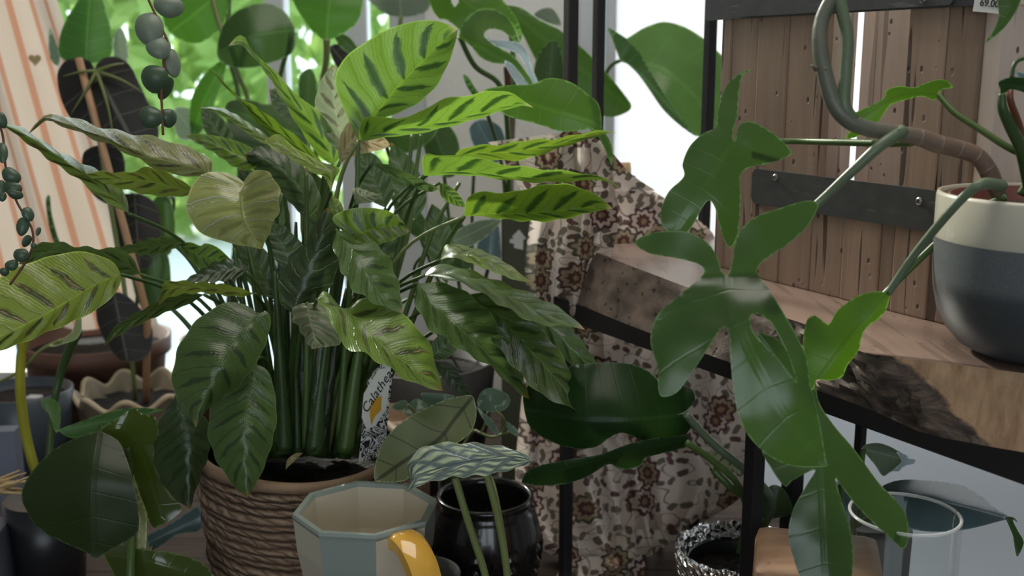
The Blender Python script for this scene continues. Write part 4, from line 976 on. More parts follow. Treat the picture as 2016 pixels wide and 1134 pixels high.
ax = (tplane(768, 738, 0) - tplane(716, 816, 0)).normalized(); ay = tn.cross(ax)
M4 = Matrix((ax, ay, tn)).transposed().to_4x4(); M4.translation = tplane(742, 772, .0010)
text('Calathea', .0135, M4, MAT['ink'], tg, 'lettering', .0002, .3, 1.05)

# ------------------------------------------------------------------ climbing plant in the ceramic pot
ph = thing('philodendron', 'lobed philodendron with bent woody stem growing from the ceramic pot', 'plant', (pc.x, pc.y, SZ + .02))
MB().lathe((pc.x, pc.y, SZ), [(.062, .03), (.0715, .126), (.0735, .126), (.0735, .121), (.0705, .121), (.068, .09)], 50).build('nursery_pot', MAT['terracotta'], ph)['label'] = 'red plastic inner pot'
MB().lathe((pc.x, pc.y, SZ), [(.0705, .110), (.04, .117), (.0005, .116)], 40, 0, lambda a, r, z, j: (r, z + .004 * mnoise.noise(Vector((r * 120 * math.cos(a), r * 120 * math.sin(a), 1))))).build('soil', MAT['soil'], ph)
def stemmat():
    g = G('woody_stem'); u, v = g.uv(); n = g.noise(g.coord(), 60, 4); rg = g.ss(g.m('ABSOLUTE', g.m('FRACT', u * 16 + n * .3) - .5), .0, .09, 1, 0)
    c = g.mix(g.ss(u + n * .2, .42, .66), (.17, .105, .075), (.085, .115, .085)); c = g.mix(n * .5, c, (.24, .18, .14)); c = g.mix(rg * .4 * g.ss(u, .55, .45), c, (.28, .23, .19))
    MAT['woody_stem'] = g.out(g.pbr(c, .42, Normal=g.bump(n + rg * .3 * g.ss(u, .5, .4), .4, .003)))
stemmat()
stalk(ph, [(1968, 392, .85), (1958, 365, .847), (1945, 335, .842), (1925, 308, .838), (1890, 294, .835), (1848, 284, .83), (1808, 270, .826), (1760, 262, .823), (1712, 254, .82), (1672, 238, .818), (1643, 205, .817), (1625, 150, .817), (1614, 90, .818), (1618, 40, .82), (1640, -10, .82), (1655, -60, .82)], [.0065, .0072, .0066, .0070, .0062, .0060, .0062, .0058, .0056, .0056], MAT['woody_stem'], 'main_stem', 12, 10)
stalk(ph, [(1678, 235, .818), (1662, 205, .815), (1665, 140, .815), (1668, 70, .815), (1655, 10, .817), (1645, -50, .82)], [.0052, .0048, .0048, .0046], MAT['stem_blue'], 'side_stem', 10, 8)
for x, y, d in ((1606, 132, .812), (1630, 137, .812), (1897, 283, .83), (1775, 258, .815)):
    stalk(ph, [(x, y + 4, d + .004), (x - 4, y, d), (x - 9, y - 4, d)], [.0022, .0006], MAT['woody_stem'], 'leaf_scar', 5, 3)
def pl(outline, mid, mat, stk=None, sr=(.0045, .0035, .003), smat='stem_blue', **k):
    o = pleaf(ph, outline, mid, MAT[mat], **k)
    if stk: stalk(o, stk, list(sr), MAT[smat], 'leaf_stalk', 9, 8)
    return o
# large front leaf
pl([(1432, 541), (1442, 512), (1447, 478), (1462, 448), (1492, 425), (1535, 410), (1582, 396), (1605, 397), (1610, 408), (1592, 442), (1555, 478), (1515, 505), (1490, 532), (1512, 566), (1542, 615), (1568, 660), (1588, 705), (1593, 745), (1606, 800), (1617, 850), (1626, 905), (1630, 914), (1622, 919), (1590, 920), (1548, 914), (1508, 893), (1472, 855), (1452, 810), (1442, 750), (1437, 690), (1434, 652), (1422, 645), (1403, 672), (1370, 722), (1335, 770), (1305, 781), (1296, 765), (1294, 725), (1284, 690), (1281, 660), (1296, 618), (1338, 580), (1372, 553), (1386, 535), (1375, 520), (1330, 508), (1282, 500), (1254, 484), (1254, 472), (1285, 458), (1325, 455), (1362, 459), (1395, 480), (1414, 510), (1420, 533)],
   [(1432, 541, .80), (1440, 600, .785), (1480, 700, .775), (1545, 815, .775), (1618, 905, .785)], 'philo', [(1778, 258, .822), (1735, 285, .812), (1680, 335, .818), (1606, 404, .832), (1530, 468, .832), (1442, 534, .806)], (.0052, .0040, .0032, .0026), 'stem_blue', cup=.022, side=.0,
   holes=[[(1476, 628), (1482, 619), (1495, 619), (1512, 630), (1526, 648), (1540, 675), (1552, 700), (1562, 730), (1568, 752), (1552, 735), (1530, 705), (1505, 680), (1484, 655)]], step=10, label='largest lobed leaf with one long slit')
# upper left leaf
pl([(1447, 277), (1452, 252), (1464, 241), (1478, 239), (1502, 250), (1532, 270), (1552, 290), (1558, 302), (1545, 311), (1512, 322), (1475, 330), (1458, 347), (1458, 392), (1456, 440), (1450, 470), (1440, 487), (1428, 478), (1419, 452), (1408, 410), (1396, 395), (1382, 410), (1366, 440), (1350, 458), (1322, 459), (1304, 445), (1301, 415), (1316, 378), (1346, 348), (1344, 322), (1358, 288), (1384, 263), (1408, 250), (1414, 215), (1424, 178), (1442, 155), (1460, 142), (1476, 137), (1476, 140), (1462, 150), (1455, 180), (1452, 225), (1443, 262)],
   [(1447, 277, .90), (1420, 310, .895), (1385, 370, .89), (1335, 445, .89)], 'philo', [(1795, 280, .828), (1740, 282, .85), (1650, 280, .890), (1552, 278, .935), (1456, 280, .912)], (.0034, .0028, .0024), 'stem_green', cup=.02, step=10, label='upper glossy lobed leaf with rolled top lobe')
# young lime leaf, and the long-lobed leaf hanging under it
pl([(1752, 583), (1738, 620), (1702, 650), (1690, 690), (1668, 720), (1658, 742), (1632, 749), (1608, 748), (1603, 765), (1594, 762), (1585, 710), (1581, 670), (1588, 632), (1602, 621), (1616, 628), (1632, 638), (1650, 610), (1688, 583), (1722, 574), (1745, 576)],
   [(1748, 578, .84), (1690, 640, .835), (1600, 760, .828)], 'philo_young', [(1972, 366, .80), (1935, 362, .785), (1900, 385, .79), (1850, 440, .805), (1798, 505, .825), (1748, 578, .84)], (.0048, .0036, .0032, .003), 'stem_blue', cup=.012, step=10, label='young lime leaf at the end of the lower stalk')
pl([(1590, 715), (1604, 740), (1612, 790), (1640, 835), (1682, 885), (1730, 950), (1768, 990), (1786, 1022), (1788, 1065), (1776, 1080), (1756, 1062), (1722, 1032), (1690, 1000), (1662, 965), (1645, 942), (1655, 980), (1672, 1035), (1680, 1090), (1672, 1150), (1632, 1175), (1584, 1150), (1560, 1092), (1552, 1050), (1562, 1002), (1588, 955), (1604, 925), (1562, 945), (1545, 957), (1520, 925), (1500, 882), (1540, 868), (1582, 850), (1590, 800)],
   [(1594, 720, .845), (1606, 800, .835), (1612, 900, .825), (1618, 1000, .815), (1625, 1150, .805)], 'philo', [(1594, 735, .846), (1640, 690, .88), (1760, 560, .89), (1900, 430, .86), (1980, 388, .84)], (.0022, .0028, .003), 'stem_green', cup=.014, step=10, label='leaf with long hanging lobes ending before the wooden block')
# piece of another leaf seen through the slit
pl([(1490, 656), (1512, 660), (1530, 668), (1552, 690), (1566, 720), (1572, 760), (1545, 740), (1515, 705)], [(1495, 660, .815), (1568, 755, .815)], 'philo', cup=.004)
# small folded leaf against the crate
pl([(1680, 224), (1718, 206), (1741, 191), (1744, 179), (1770, 169), (1800, 172), (1832, 160), (1860, 157), (1876, 172), (1852, 178), (1840, 197), (1815, 190), (1782, 197), (1752, 208), (1728, 240), (1690, 268), (1664, 270), (1688, 246), (1697, 233), (1684, 233)], [(1848, 186, .865), (1780, 186, .862), (1720, 215, .862), (1680, 245, .862)], 'philo_young', [(2030, 310, .83), (1985, 290, .835), (1930, 255, .845), (1880, 222, .855), (1848, 187, .865)], (.0030, .0026, .0024), 'stem_green', cup=.006)
# leaf hanging in at the top right
pl([(1972, -40), (1964, 0), (1966, 30), (1958, 55), (1942, 80), (1943, 83), (1972, 60), (1996, 30), (2012, -5), (2020, -40)], [(1995, -40, .78), (1985, 20, .78), (1945, 81, .78)], 'philo', [(2040, -30, .8), (2060, 120, .82), (2050, 300, .84), (2010, 385, .85)], (.003, .003, .004), 'stem_green', cup=.004)
# dark leaves and stems at the right border
pl([(1966, 162), (1982, 154), (2002, 152), (2040, 160), (2040, 190), (2010, 180), (1990, 177), (1972, 186), (1969, 176)], [(1968, 165, .80), (2035, 175, .80)], 'philo_dark', cup=.006)
pl([(1998, 140), (2005, 142), (2030, 150), (2040, 185), (2015, 165)], [(2000, 142, .815), (2038, 175, .815)], 'blue_leaf', cup=.004)
stalk(ph, [(1992, 152, .80), (1996, 130, .80), (2008, 117, .80), (2040, 112, .80)], .0016, MAT['stem_dark'], 'side_stem')
stalk(ph, [(1973, 185, .80), (1974, 215, .802), (1990, 250, .81), (2012, 300, .82), (2030, 390, .845)], [.0026, .0045, .0045], MAT['stem_dark'], 'side_stem', 9)
stalk(ph, [(1990, 178, .80), (1990, 200, .80), (2010, 260, .82), (2040, 390, .845)], [.002, .0035], MAT['stem_red'], 'side_stem', 9)

# ------------------------------------------------------------------ dragon-scale alocasia in front
al = thing('alocasia', 'small plant with blue quilted leaf and matte olive leaf beside the mug', 'plant', P(975, 1290, 1.02))
o = pleaf(al, [(930, 780), (937, 800), (938, 815), (935, 833), (925, 853), (902, 871), (880, 880), (855, 890), (830, 915), (802, 943), (782, 949), (758, 949), (739, 946), (737, 926), (744, 895), (757, 866), (772, 848), (790, 832), (815, 815), (840, 803), (880, 786), (912, 779)], [(928, 784, 1.06), (895, 825, 1.05), (862, 866, 1.04), (800, 905, 1.04), (750, 940, 1.05)], MAT['alocasia_under'], .012, 0, step=8, label='matte olive leaf underside with dark veins')
stalk(o, [(868, 872, 1.04), (905, 905, 1.05), (960, 935, 1.04), (982, 1010, 1.02), (1000, 1140, 1.01), (1006, 1290, 1.005)], .0028, MAT['stem_light'], 'leaf_stalk', 9)
o = leaf(al, (1050, 908), (799, 970), [(1030, 889), (992, 879), (959, 874), (905, 873), (855, 876), (825, 888), (803, 912), (806, 932), (808, 948)], [(1022, 919), (955, 936), (889, 943), (840, 952), (822, 957), (812, 963)], [.98, .97, .97, .96], .05, -.03, [(1010, 897), (960, 902), (900, 915), (850, 928), (815, 940)], MAT['alocasia_scale'], .002, 6, 40, 8, 'quilted blue-green leaf')
stalk(o, [(896, 940, .955), (912, 995, .96), (932, 1060, .97), (957, 1140, .98), (985, 1290, 1.0)], .0033, MAT['stem_light'], 'leaf_stalk', 10)
stalk(o, [(958, 934, .955), (972, 985, .96), (986, 1050, .97), (999, 1140, .98), (1005, 1290, 1.0)], .0033, MAT['stem_light'], 'leaf_stalk', 10)
ap = P(985, 1290, 1.0)
aq = thing('clay_pot', 'small clay pot below the alocasia in front', 'pot', (ap.x, ap.y, TZ))
MB().lathe((0, 0, 0), [(.0005, 0), (.035, 0), (.042, .06), (.045, ap.z - TZ - .004), (.041, ap.z - TZ - .004), (.039, ap.z - TZ - .012), (.0005, ap.z - TZ - .010)], 36).build('pot_body', MAT['terracotta'], aq, True, True)

# dark glossy philodendron growing from the foil pot
dk = thing('dark_philodendron', 'dark glossy broad-leaved plant rooted in the foil pot', 'plant', (fc.x, fc.y, TZ + FH * .80))
o = pleaf(dk, [(1031, 800), (1033, 770), (1060, 740), (1110, 723), (1170, 715), (1230, 715), (1272, 728), (1296, 750), (1308, 763), (1340, 758), (1362, 766), (1368, 788), (1352, 808), (1334, 816), (1334, 816), (1354, 816), (1362, 834), (1350, 855), (1322, 863), (1322, 863), (1290, 872), (1262, 866), (1226, 852), (1200, 862), (1170, 881), (1120, 881), (1070, 862), (1042, 838)], [(1352, 815, 1.11), (1250, 825, 1.08), (1150, 825, 1.08), (1036, 805, 1.12)], MAT['philo_dark'], .03, 0, label='broad dark leaf with rounded lobes')
stalk(o, [(1350, 815, 1.10), (1400, 870, 1.11), (1470, 928, 1.12), (1520, 985, 1.14), (1500, 1040, 1.16), (1462, 1090, 1.18)], .0042, MAT['stem_blue'], 'leaf_stalk', 9)
o = pleaf(dk, [(1027, 948), (1036, 930), (1058, 918), (1112, 906), (1180, 895), (1232, 876), (1280, 864), (1330, 859), (1350, 857), (1360, 867), (1350, 880), (1310, 891), (1270, 902), (1264, 914), (1232, 925), (1200, 914), (1170, 930), (1150, 941), (1110, 953), (1060, 956), (1034, 952)], [(1352, 865, 1.09), (1260, 885, 1.07), (1150, 912, 1.06), (1030, 948, 1.08)], MAT['philo_dark'], .03, -.02, label='lower folded dark leaf')
stalk(o, [(1350, 870, 1.09), (1400, 905, 1.10), (1450, 950, 1.11), (1470, 1010, 1.15), (1455, 1090, 1.18)], .0036, MAT['stem_green'], 'leaf_stalk', 9)
o = pleaf(dk, [(1395, 895), (1405, 888), (1420, 892), (1450, 915), (1490, 935), (1500, 945), (1460, 935), (1425, 925), (1402, 924)], [(1398, 905, 1.13), (1495, 940, 1.13)], MAT['calathea_silver'], .01, label='pale curled leaf')
stalk(o, [(1405, 925, 1.13), (1440, 960, 1.13), (1470, 990, 1.15), (1470, 1085, 1.18)], .004, MAT['stem_green'], 'leaf_stalk', 8)
o = pleaf(dk, [(1520, 955), (1545, 965), (1560, 1000), (1550, 1015), (1500, 1020), (1498, 980)], [(1530, 958, 1.15), (1520, 1015, 1.15)], MAT['broad_dark'], .006)
stalk(o, [(1520, 1010, 1.15), (1490, 1050, 1.16), (1468, 1092, 1.18)], .003, MAT['stem_green'], 'leaf_stalk', 7)
# ------------------------------------------------------------------ trailing round-leaved strings
def pad(parent, px, py, rx, ry, rot, d, mat, edge=0, heart=.12):
    """thick coin-shaped leaf, rx/ry in pixels; edge turns it towards edge-on"""
    n, k = 22, 7; v = []; f = []; s = d / F
    c = P(px, py, d); th = min(rx, ry) * s * .20
    M3 = Matrix((RT, UP, -FW)).transposed() @ Matrix.Rotation(math.radians(rot), 3, 'Z') @ Matrix.Rotation(edge, 3, 'Y') @ Matrix.Rotation(R.uniform(-.25, .25), 3, 'X')
    rx2 = rx / max(.35, math.cos(edge))
    uv = []
    for side in (1, -1):
        for j in range(k + 1):
            q = j / k
            for i in range(n):
                a = 2 * pi * i / n; r = q * (1 - heart * max(0, math.cos(a - pi / 2)) ** 6 + .10 * max(0, math.cos(a + pi / 2)) ** 8)
                x = r * math.cos(a); y = r * math.sin(a)
                v.append(c + M3 @ Vector((x * rx2 * s, y * ry * s, side * th * math.sqrt(max(0, 1 - q * q)) - th * 1.6 * q * q))); uv.append((.5 + .5 * y, .5 + .5 * x))
    m = (k + 1) * n
    for sd in (0, 1):
        for j in range(k):
            for i in range(n):
                qd = [sd * m + j * n + i, sd * m + j * n + (i + 1) % n, sd * m + (j + 1) * n + (i + 1) % n, sd * m + (j + 1) * n + i]
                f.append(qd if sd else qd[::-1])
    return obj('leaf', v, f, MAT[mat], parent, True, uv)
s1 = thing('trailing_vine', 'string of thick grey-green round leaves hanging before the left window', 'plant', P(318, 262, 1.0))
stalk(s1, [(262, -140, 1.0), (280, -40, 1.0), (293, 0, 1.0), (303, 22, 1.0), (318, 55, 1.0), (330, 85, 1.0), (322, 120, 1.0), (325, 145, 1.0), (318, 180, 1.0), (319, 215, 1.0), (321, 266, 1.0)], .0012, MAT['stem_red'], 'vine_stem', 6)
for a in ((332, 10, 29, 22, -8, .2, 'pad_leaf'), (292, 52, 28, 36, 12, .1, 'pad_leaf'), (311, 88, 23, 26, 20, .3, 'pad_leaf'), (339, 120, 15, 30, 12, .6, 'pad_leaf'), (302, 154, 28, 28, -6, 0, 'pad_dark'), (328, 173, 9, 25, -14, 1.0, 'pad_dark'), (296, 228, 24, 22, -25, .1, 'pad_dark'), (332, 231, 15, 19, 10, .5, 'pad_dark')):
    pad(s1, a[0], a[1], a[2], a[3], a[4], .995 if a[0] < 320 else 1.005, a[6], a[5])
s2 = thing('trailing_vine', 'string of small dark round leaves hanging at the left picture border', 'plant', P(50, 540, .99))
stalk(s2, [(-30, -60, .99), (-8, 200, .99), (6, 270, .99), (10, 320, .99), (16, 350, .99), (32, 395, .99), (52, 430, .99), (64, 455, .99), (64, 485, .99), (48, 520, .99), (20, 560, .99)], .0011, MAT['stem_red'], 'vine_stem', 6)
for a in ((2, 235, 10, 17, 20, .3), (3, 298, 11, 22, 10, .2), (22, 345, 19, 15, -40, .2), (23, 370, 19, 14, -12, .1), (2, 368, 8, 16, 0, .3), (4, 386, 8, 10, 0, .2), (30, 382, 14, 10, -20, .4), (55, 420, 10, 15, 25, .5), (44, 444, 12, 19, -8, .2), (54, 474, 6, 13, -35, .9), (40, 501, 15, 14, 0, .1), (22, 521, 13, 11, 20, .2), (8, 535, 9, 9, 0, .2), (66, 483, 6, 6, 0, .2), (76, 455, 4, 9, -20, .6)):
    pad(s2, *a[:5], .985, 'pad_dark', a[5])

def plant(name, label, px, py, d, cat='plant', group=None): return thing(name, label, cat, P(px, py, d), group)
def bl(par, outline, mid, mat, cup=.012, stk=None, r=.0035, sm='stem_green', **k):
    o = pleaf(par, outline, mid, MAT[mat], cup, step=k.pop('step', 12), **k)
    if stk: stalk(o, stk, r, MAT[sm], 'leaf_stalk', 8)
    return o
# ------------------------------------------------------------------ lower left
ps = plant('broad_leaf_plant', 'low plant with one huge dark green drooping leaf left of the basket', 258, 1290, 1.12)
bl(ps, [(200, 850), (232, 868), (248, 900), (262, 945), (272, 1000), (273, 1038), (262, 1056), (240, 1070), (212, 1086), (188, 1101), (170, 1088), (120, 1066), (76, 1040), (55, 1010), (42, 976), (58, 935), (100, 890), (150, 862), (185, 852)], [(198, 850, 1.10), (185, 950, 1.07), (186, 1095, 1.08)], 'broad_deep', .02)
bl(ps, [(196, 850), (216, 832), (240, 818), (256, 806), (268, 803), (276, 812), (290, 817), (306, 822), (312, 850), (306, 880), (304, 905), (312, 935), (330, 970), (358, 998), (344, 1018), (318, 1034), (300, 1037), (288, 1010), (276, 975), (262, 930), (246, 890), (228, 866)], [(200, 850, 1.12), (240, 840, 1.12), (275, 880, 1.14), (320, 1015, 1.16)], 'gloss_gold', .015, label='shiny gold-lit half of the folded leaf')
bl(ps, [(262, 935), (275, 975), (287, 1005), (289, 1040), (286, 1085), (276, 1090), (272, 1060), (274, 1020)], [(265, 940, 1.13), (280, 1085, 1.13)], 'stem_light', .004)
stalk(ps, [(250, 880, 1.14), (262, 980, 1.15), (259, 1070, 1.13), (257, 1140, 1.12), (256, 1290, 1.12)], .0045, MAT['stem_green'], 'leaf_stalk', 9)
bl(ps, [(204, 1088), (238, 1072), (262, 1078), (300, 1084), (340, 1088), (385, 1102), (408, 1118), (420, 1150), (330, 1170), (240, 1150), (218, 1120)], [(215, 1090, 1.16), (300, 1105, 1.12), (415, 1140, 1.14)], 'gloss_gold', .012, label='glossy green leaf lying low by the basket')
bl(ps, [(290, 1055), (330, 1035), (370, 1008), (392, 1000), (396, 1042), (350, 1052), (312, 1078), (296, 1080)], [(292, 1068, 1.24), (395, 1020, 1.26)], 'blue_leaf', .01)
stalk(ps, [(300, 1075, 1.24), (280, 1150, 1.18), (258, 1290, 1.13)], .003, MAT['stem_green'], 'leaf_stalk', 7)
bp_ = P(258, 1290, 1.12)
bpt = thing('round_pot', 'black round pot under the broad dark leaf left of the basket', 'pot', (bp_.x - .035, bp_.y + .03, TZ))
hB = OZ(200, 1088, .0).z
MB().lathe((0, 0, 0), [(.0005, 0), (.045, 0), (.056, .05), (.062, .100), (.059, .102), (.056, .09), (.0005, .085)], 40).build('pot_body', MAT['black_plastic'], bpt, True, True)
# a dark leaf seen low behind the huge leaf
bl(ps, [(345, 800), (330, 806), (240, 805), (125, 842), (118, 850), (150, 862), (230, 835)], [(120, 848, 1.3), (335, 803, 1.32)], 'broad_green', .008)
stalk(ps, [(200, 835, 1.31), (230, 950, 1.25), (252, 1100, 1.18), (257, 1290, 1.13)], .003, MAT['stem_green'], 'leaf_stalk', 7)
# tall yellow stem with cut leaf
yp = plant('tall_stem_plant', 'yellow stemmed plant with a small pale leaf at the left border', 85, 960, 1.40)
stalk(yp, [(52, 655, 1.34), (42, 700, 1.35), (40, 770, 1.36), (50, 850, 1.38), (66, 915, 1.39), (90, 985, 1.40)], [.0055, .006, .0062, .006], MAT['stem_yellow'], 'stem', 10)
bl(yp, [(96, 680), (120, 668), (142, 652), (150, 622), (160, 622), (160, 650), (150, 668), (128, 676), (108, 682)], [(98, 680, 1.36), (156, 630, 1.36)], 'stem_light', .006, step=7)
stalk(yp, [(155, 650, 1.38), (136, 690, 1.39), (118, 740, 1.40), (106, 800, 1.40), (96, 900, 1.40), (92, 985, 1.40)], [.006, .005, .004], MAT['stem_dark'], 'stem', 9)
stalk(yp, [(120, 670, 1.36), (80, 690, 1.37), (40, 730, 1.38), (-20, 760, 1.4)], [.0025, .002], MAT['stem_light'], 'stem', 7)
bl(yp, [(80, 792), (92, 784), (108, 788), (118, 802), (118, 835), (112, 852), (104, 838), (98, 818), (88, 806)], [(82, 793, 1.36), (112, 850, 1.36)], 'philo_young', .006, [(100, 815, 1.365), (104, 850, 1.38), (96, 985, 1.40)], .0022, step=7)
tpy = P(90, 985, 1.40)
tpt = thing('round_pot', 'small black pot at the foot of the yellow stem', 'pot', (tpy.x, tpy.y, TZ))
MB().lathe((0, 0, 0), [(.0005, 0), (.04, 0), (.05, max(.04, tpy.z - TZ + .004)), (.047, max(.04, tpy.z - TZ + .004)), (.0005, max(.03, tpy.z - TZ - .008))], 32).build('pot_body', MAT['black_plastic'], tpt, True, True)
# boxes and straw at the border
def tbox(name, label, cat, px, py, Dh, sz, mat, rz=0, z0=TZ):
    d = Dh / math.cos(PITCH); r = ray(px, py); s = Dh / r.y; p = C0 + r * s
    return tag(MB().box((p.x, p.y, z0 + sz[2] / 2), sz, Matrix.Rotation(rz, 3, 'Z'), .0015).build(name, MAT[mat], None, False), label, cat)
tbox('storage_box', 'lavender blue box at the lower left border', 'box', -55, 1080, 1.26, (.075, .08, .10), 'box_blue', .15)
tbox('bottle_box', 'narrow pale blue upright box behind the straw at the left border', 'box', 22, 930, 1.50, (.028, .028, .15), 'box_blue', .1)
tbox('seed_packet', 'slim white box standing left of the small pale leaf', 'box', 66, 780, 1.72, (.022, .02, .13), 'box_white', -.1)
st = MB()
for k in range(16):
    a = P(-30, 945 + R.uniform(-8, 45), 1.32 + R.uniform(-.03, .03)); b = P(48 + R.uniform(-14, 12), 925 + R.uniform(0, 50), 1.32 + R.uniform(-.03, .03))
    st.tube([a, (a + b) / 2 + Vector((0, 0, R.uniform(-.004, .006))), b], [.0022, .0026, .001], 5)
so = tag(st.build('straw_tuft', MAT['straw']), 'pale straw wisps spilling in from the left border', 'straw', None, 'stuff')
# ------------------------------------------------------------------ back left pots
def pot(name, label, px, py, Dh, prof, mat, n=48, wob=None, soil=None):
    r = ray(px, py); p = C0 + r * (Dh / r.y)
    t = thing(name, label, 'pot', (p.x, p.y, TZ)); MB().lathe((0, 0, 0), prof, n, 0, wob).build('pot_body', MAT[mat], t, True, True)
    if soil: MB().lathe((0, 0, 0), [(soil[0], soil[1]), (.0005, soil[1] + .006)], 30).build('soil', MAT['soil'], t, True, True)
    return t, p
def scal(a, r, z, j): return (r * (1 + .045 * math.cos(9 * a)), z + (.010 * math.cos(9 * a) if z > .07 else 0))
sp_, spp = pot('fluted_planter', 'cream fluted planter with a wavy rim left of the basket plant', 265, 760, 1.80, [(.0005, 0), (.070, 0), (.074, .01), (.086, .07), (.094, .108), (.098, .112), (.096, .117), (.088, .114), (.082, .09), (.0005, .08)], 'planter_clay', 90, scal, (.08, .095))
ringp = [Vector((.0965 * (1 + .045 * math.cos(9 * a)) * math.cos(a), .0965 * (1 + .045 * math.cos(9 * a)) * math.sin(a), .115 + .010 * math.cos(9 * a))) for a in [2 * pi * i / 120 for i in range(121)]]
MB().tube(ringp, .0045, 8).build('rim', MAT['planter_rim'], sp_, True, True)
sp2, spp2 = pot('wide_pot', 'wide dark brown pot behind the fluted planter', 190, 690, 2.0, [(.0005, 0), (.10, 0), (.115, .04), (.125, .125), (.135, .13), (.137, .16), (.130, .16), (.125, .13), (.0005, .12)], 'brown_pot', 48, None, (.124, .135))
pot('blue_black_pot', 'shiny dark blue pot left of the fluted planter', 45, 760, 1.74, [(.0005, 0), (.06, 0), (.072, .06), (.078, .135), (.074, .137), (.070, .12), (.0005, .11)], 'blue_pot', 40, None, (.07, .12))
pot('charcoal_pot', 'large charcoal pot in the shade right of the basket plant', 830, 790, 1.70, [(.0005, 0), (.09, 0), (.11, .10), (.12, .20), (.114, .20), (.108, .17), (.0005, .16)], 'charcoal_pot', 48, None, (.108, .175))
pot('brown_pot', 'brown pot at the back left of the basket plant', 440, 690, 2.0, [(.0005, 0), (.055, 0), (.07, .09), (.078, .16), (.072, .16), (.066, .14), (.0005, .13)], 'brown_pot', 40, None, (.066, .145))
tag(MB().tube([P(155, 115, 1.72), P(185, 228, 1.72), P(250, 470, 1.74), P(290, 620, 1.77), (spp.x + .02, spp.y - .01, TZ + .085)], .0062, 8).build('bamboo_stick', MAT['bamboo']), 'slanting bamboo stick standing in the fluted planter', 'stick')
# grey bowl, carton with arrow
pot('grey_bowl', 'grey bowl between the mug and the glossy black pot', 826, 1150, 1.105, [(.0005, 0), (.026, 0), (.038, .05), (.045, .120), (.042, .120), (.035, .05), (.0005, .012)], 'stone_grey', 40)
bxp = OPL(1028, 497, Vector((0, 1.62, 0)), NY)
ct = thing('olive_carton', 'dark olive carton with a white arrow mark behind the floral cloth', 'box', (bxp.x, bxp.y + .05, TZ))
MB().box((0, 0, .22), (.062, .10, .44), None, .003).build('carton', MAT['olive_board'], ct, False, True)
am = [(1022, 452), (1036, 470), (1030, 472), (1030, 492), (1012, 488), (1012, 480), (1003, 478), (1004, 471), (1012, 470), (1008, 466)]
av = [OPL(x, y, Vector((0, 1.619, 0)), NY) for x, y in am]; k = len(av)
obj('arrow_mark', av + [p + Vector((0, .0008, 0)) for p in av], [list(range(k))] + [[i, i + k, (i + 1) % k + k, (i + 1) % k] for i in range(k)], MAT['white_paint'], ct, False)['label'] = 'white arrow mark'
# ------------------------------------------------------------------ background plants
def root(px, Dh, z=TZ + .09):
    d = None; x = (px - 1008) / F * (Dh * math.cos(PITCH) + (C0.z - z) * math.sin(PITCH)); p = Vector((x, Dh, z)); return p
def stem_to(par, pts, foot, r, mat='stem_green', name='stem'):
    q = [P(*p) for p in cr(pts, 7)]; e = foot; q2 = q + [q[-1].lerp(e, t) + Vector((0, 0, .0)) for t in (.25, .5, .75, 1)]
    L = len(q2); rr = [lerpk(r, i / (L - 1)) for i in range(L)] if isinstance(r, (list, tuple)) else r
    return MB().tube(q2, rr, 8).build(name, MAT[mat], par)
b1 = thing('anthurium', 'large-leaved plant with velvety black and green leaves before the left window', 'plant', (spp.x, spp.y, TZ + .09))
f1 = Vector((spp.x, spp.y, TZ + .095))
bl(b1, [(165, 124), (135, 122), (116, 108), (117, 75), (128, 42), (150, 5), (170, -35), (182, -45), (192, -30), (206, 10), (217, 50), (222, 90), (214, 116), (190, 124)], [(170, 122, 1.78), (172, 60, 1.77), (180, -40, 1.78)], 'anthurium', .015)
bl(b1, [(186, 134), (176, 120), (155, 115), (130, 119), (115, 138), (113, 160), (120, 195), (138, 232), (165, 262), (205, 285), (255, 296), (298, 290), (312, 270), (308, 235), (290, 198), (272, 160), (255, 128), (230, 112), (205, 114), (192, 124)], [(187, 136, 1.74), (215, 190, 1.72), (265, 285, 1.73)], 'anthurium_black', .02, label='velvety black heart-shaped leaf with pale veins')
for ex, ey in ((125, 150), (140, 225), (225, 280), (285, 185), (245, 125)):
    stalk(b1, [(190, 140, 1.72), ((190 + ex) / 2 + 4, (140 + ey) / 2 - 4, 1.712), (ex, ey, 1.725)], [.0035, .0022, .0008], MAT['stem_light'], 'leaf_vein', 6)
bl(b1, [(228, 118), (222, 95), (224, 70), (234, 54), (244, 62), (252, 90), (252, 118), (244, 128)], [(238, 125, 1.80), (235, 56, 1.80)], 'broad_grey', .006)
bl(b1, [(100, 118), (95, 90), (98, 55), (108, 75), (118, 110), (115, 130)], [(110, 125, 1.82), (100, 60, 1.82)], 'broad_grey', .006)
stem_to(b1, [(188, 138, 1.73), (195, 200, 1.74), (200, 300, 1.75), (225, 450, 1.77), (250, 600, 1.79)], f1, [.005, .004, .004], 'stem_light')
stem_to(b1, [(170, 120, 1.785), (178, 180, 1.79), (205, 330, 1.80), (240, 520, 1.81)], f1, [.004, .0035], 'stem_green')
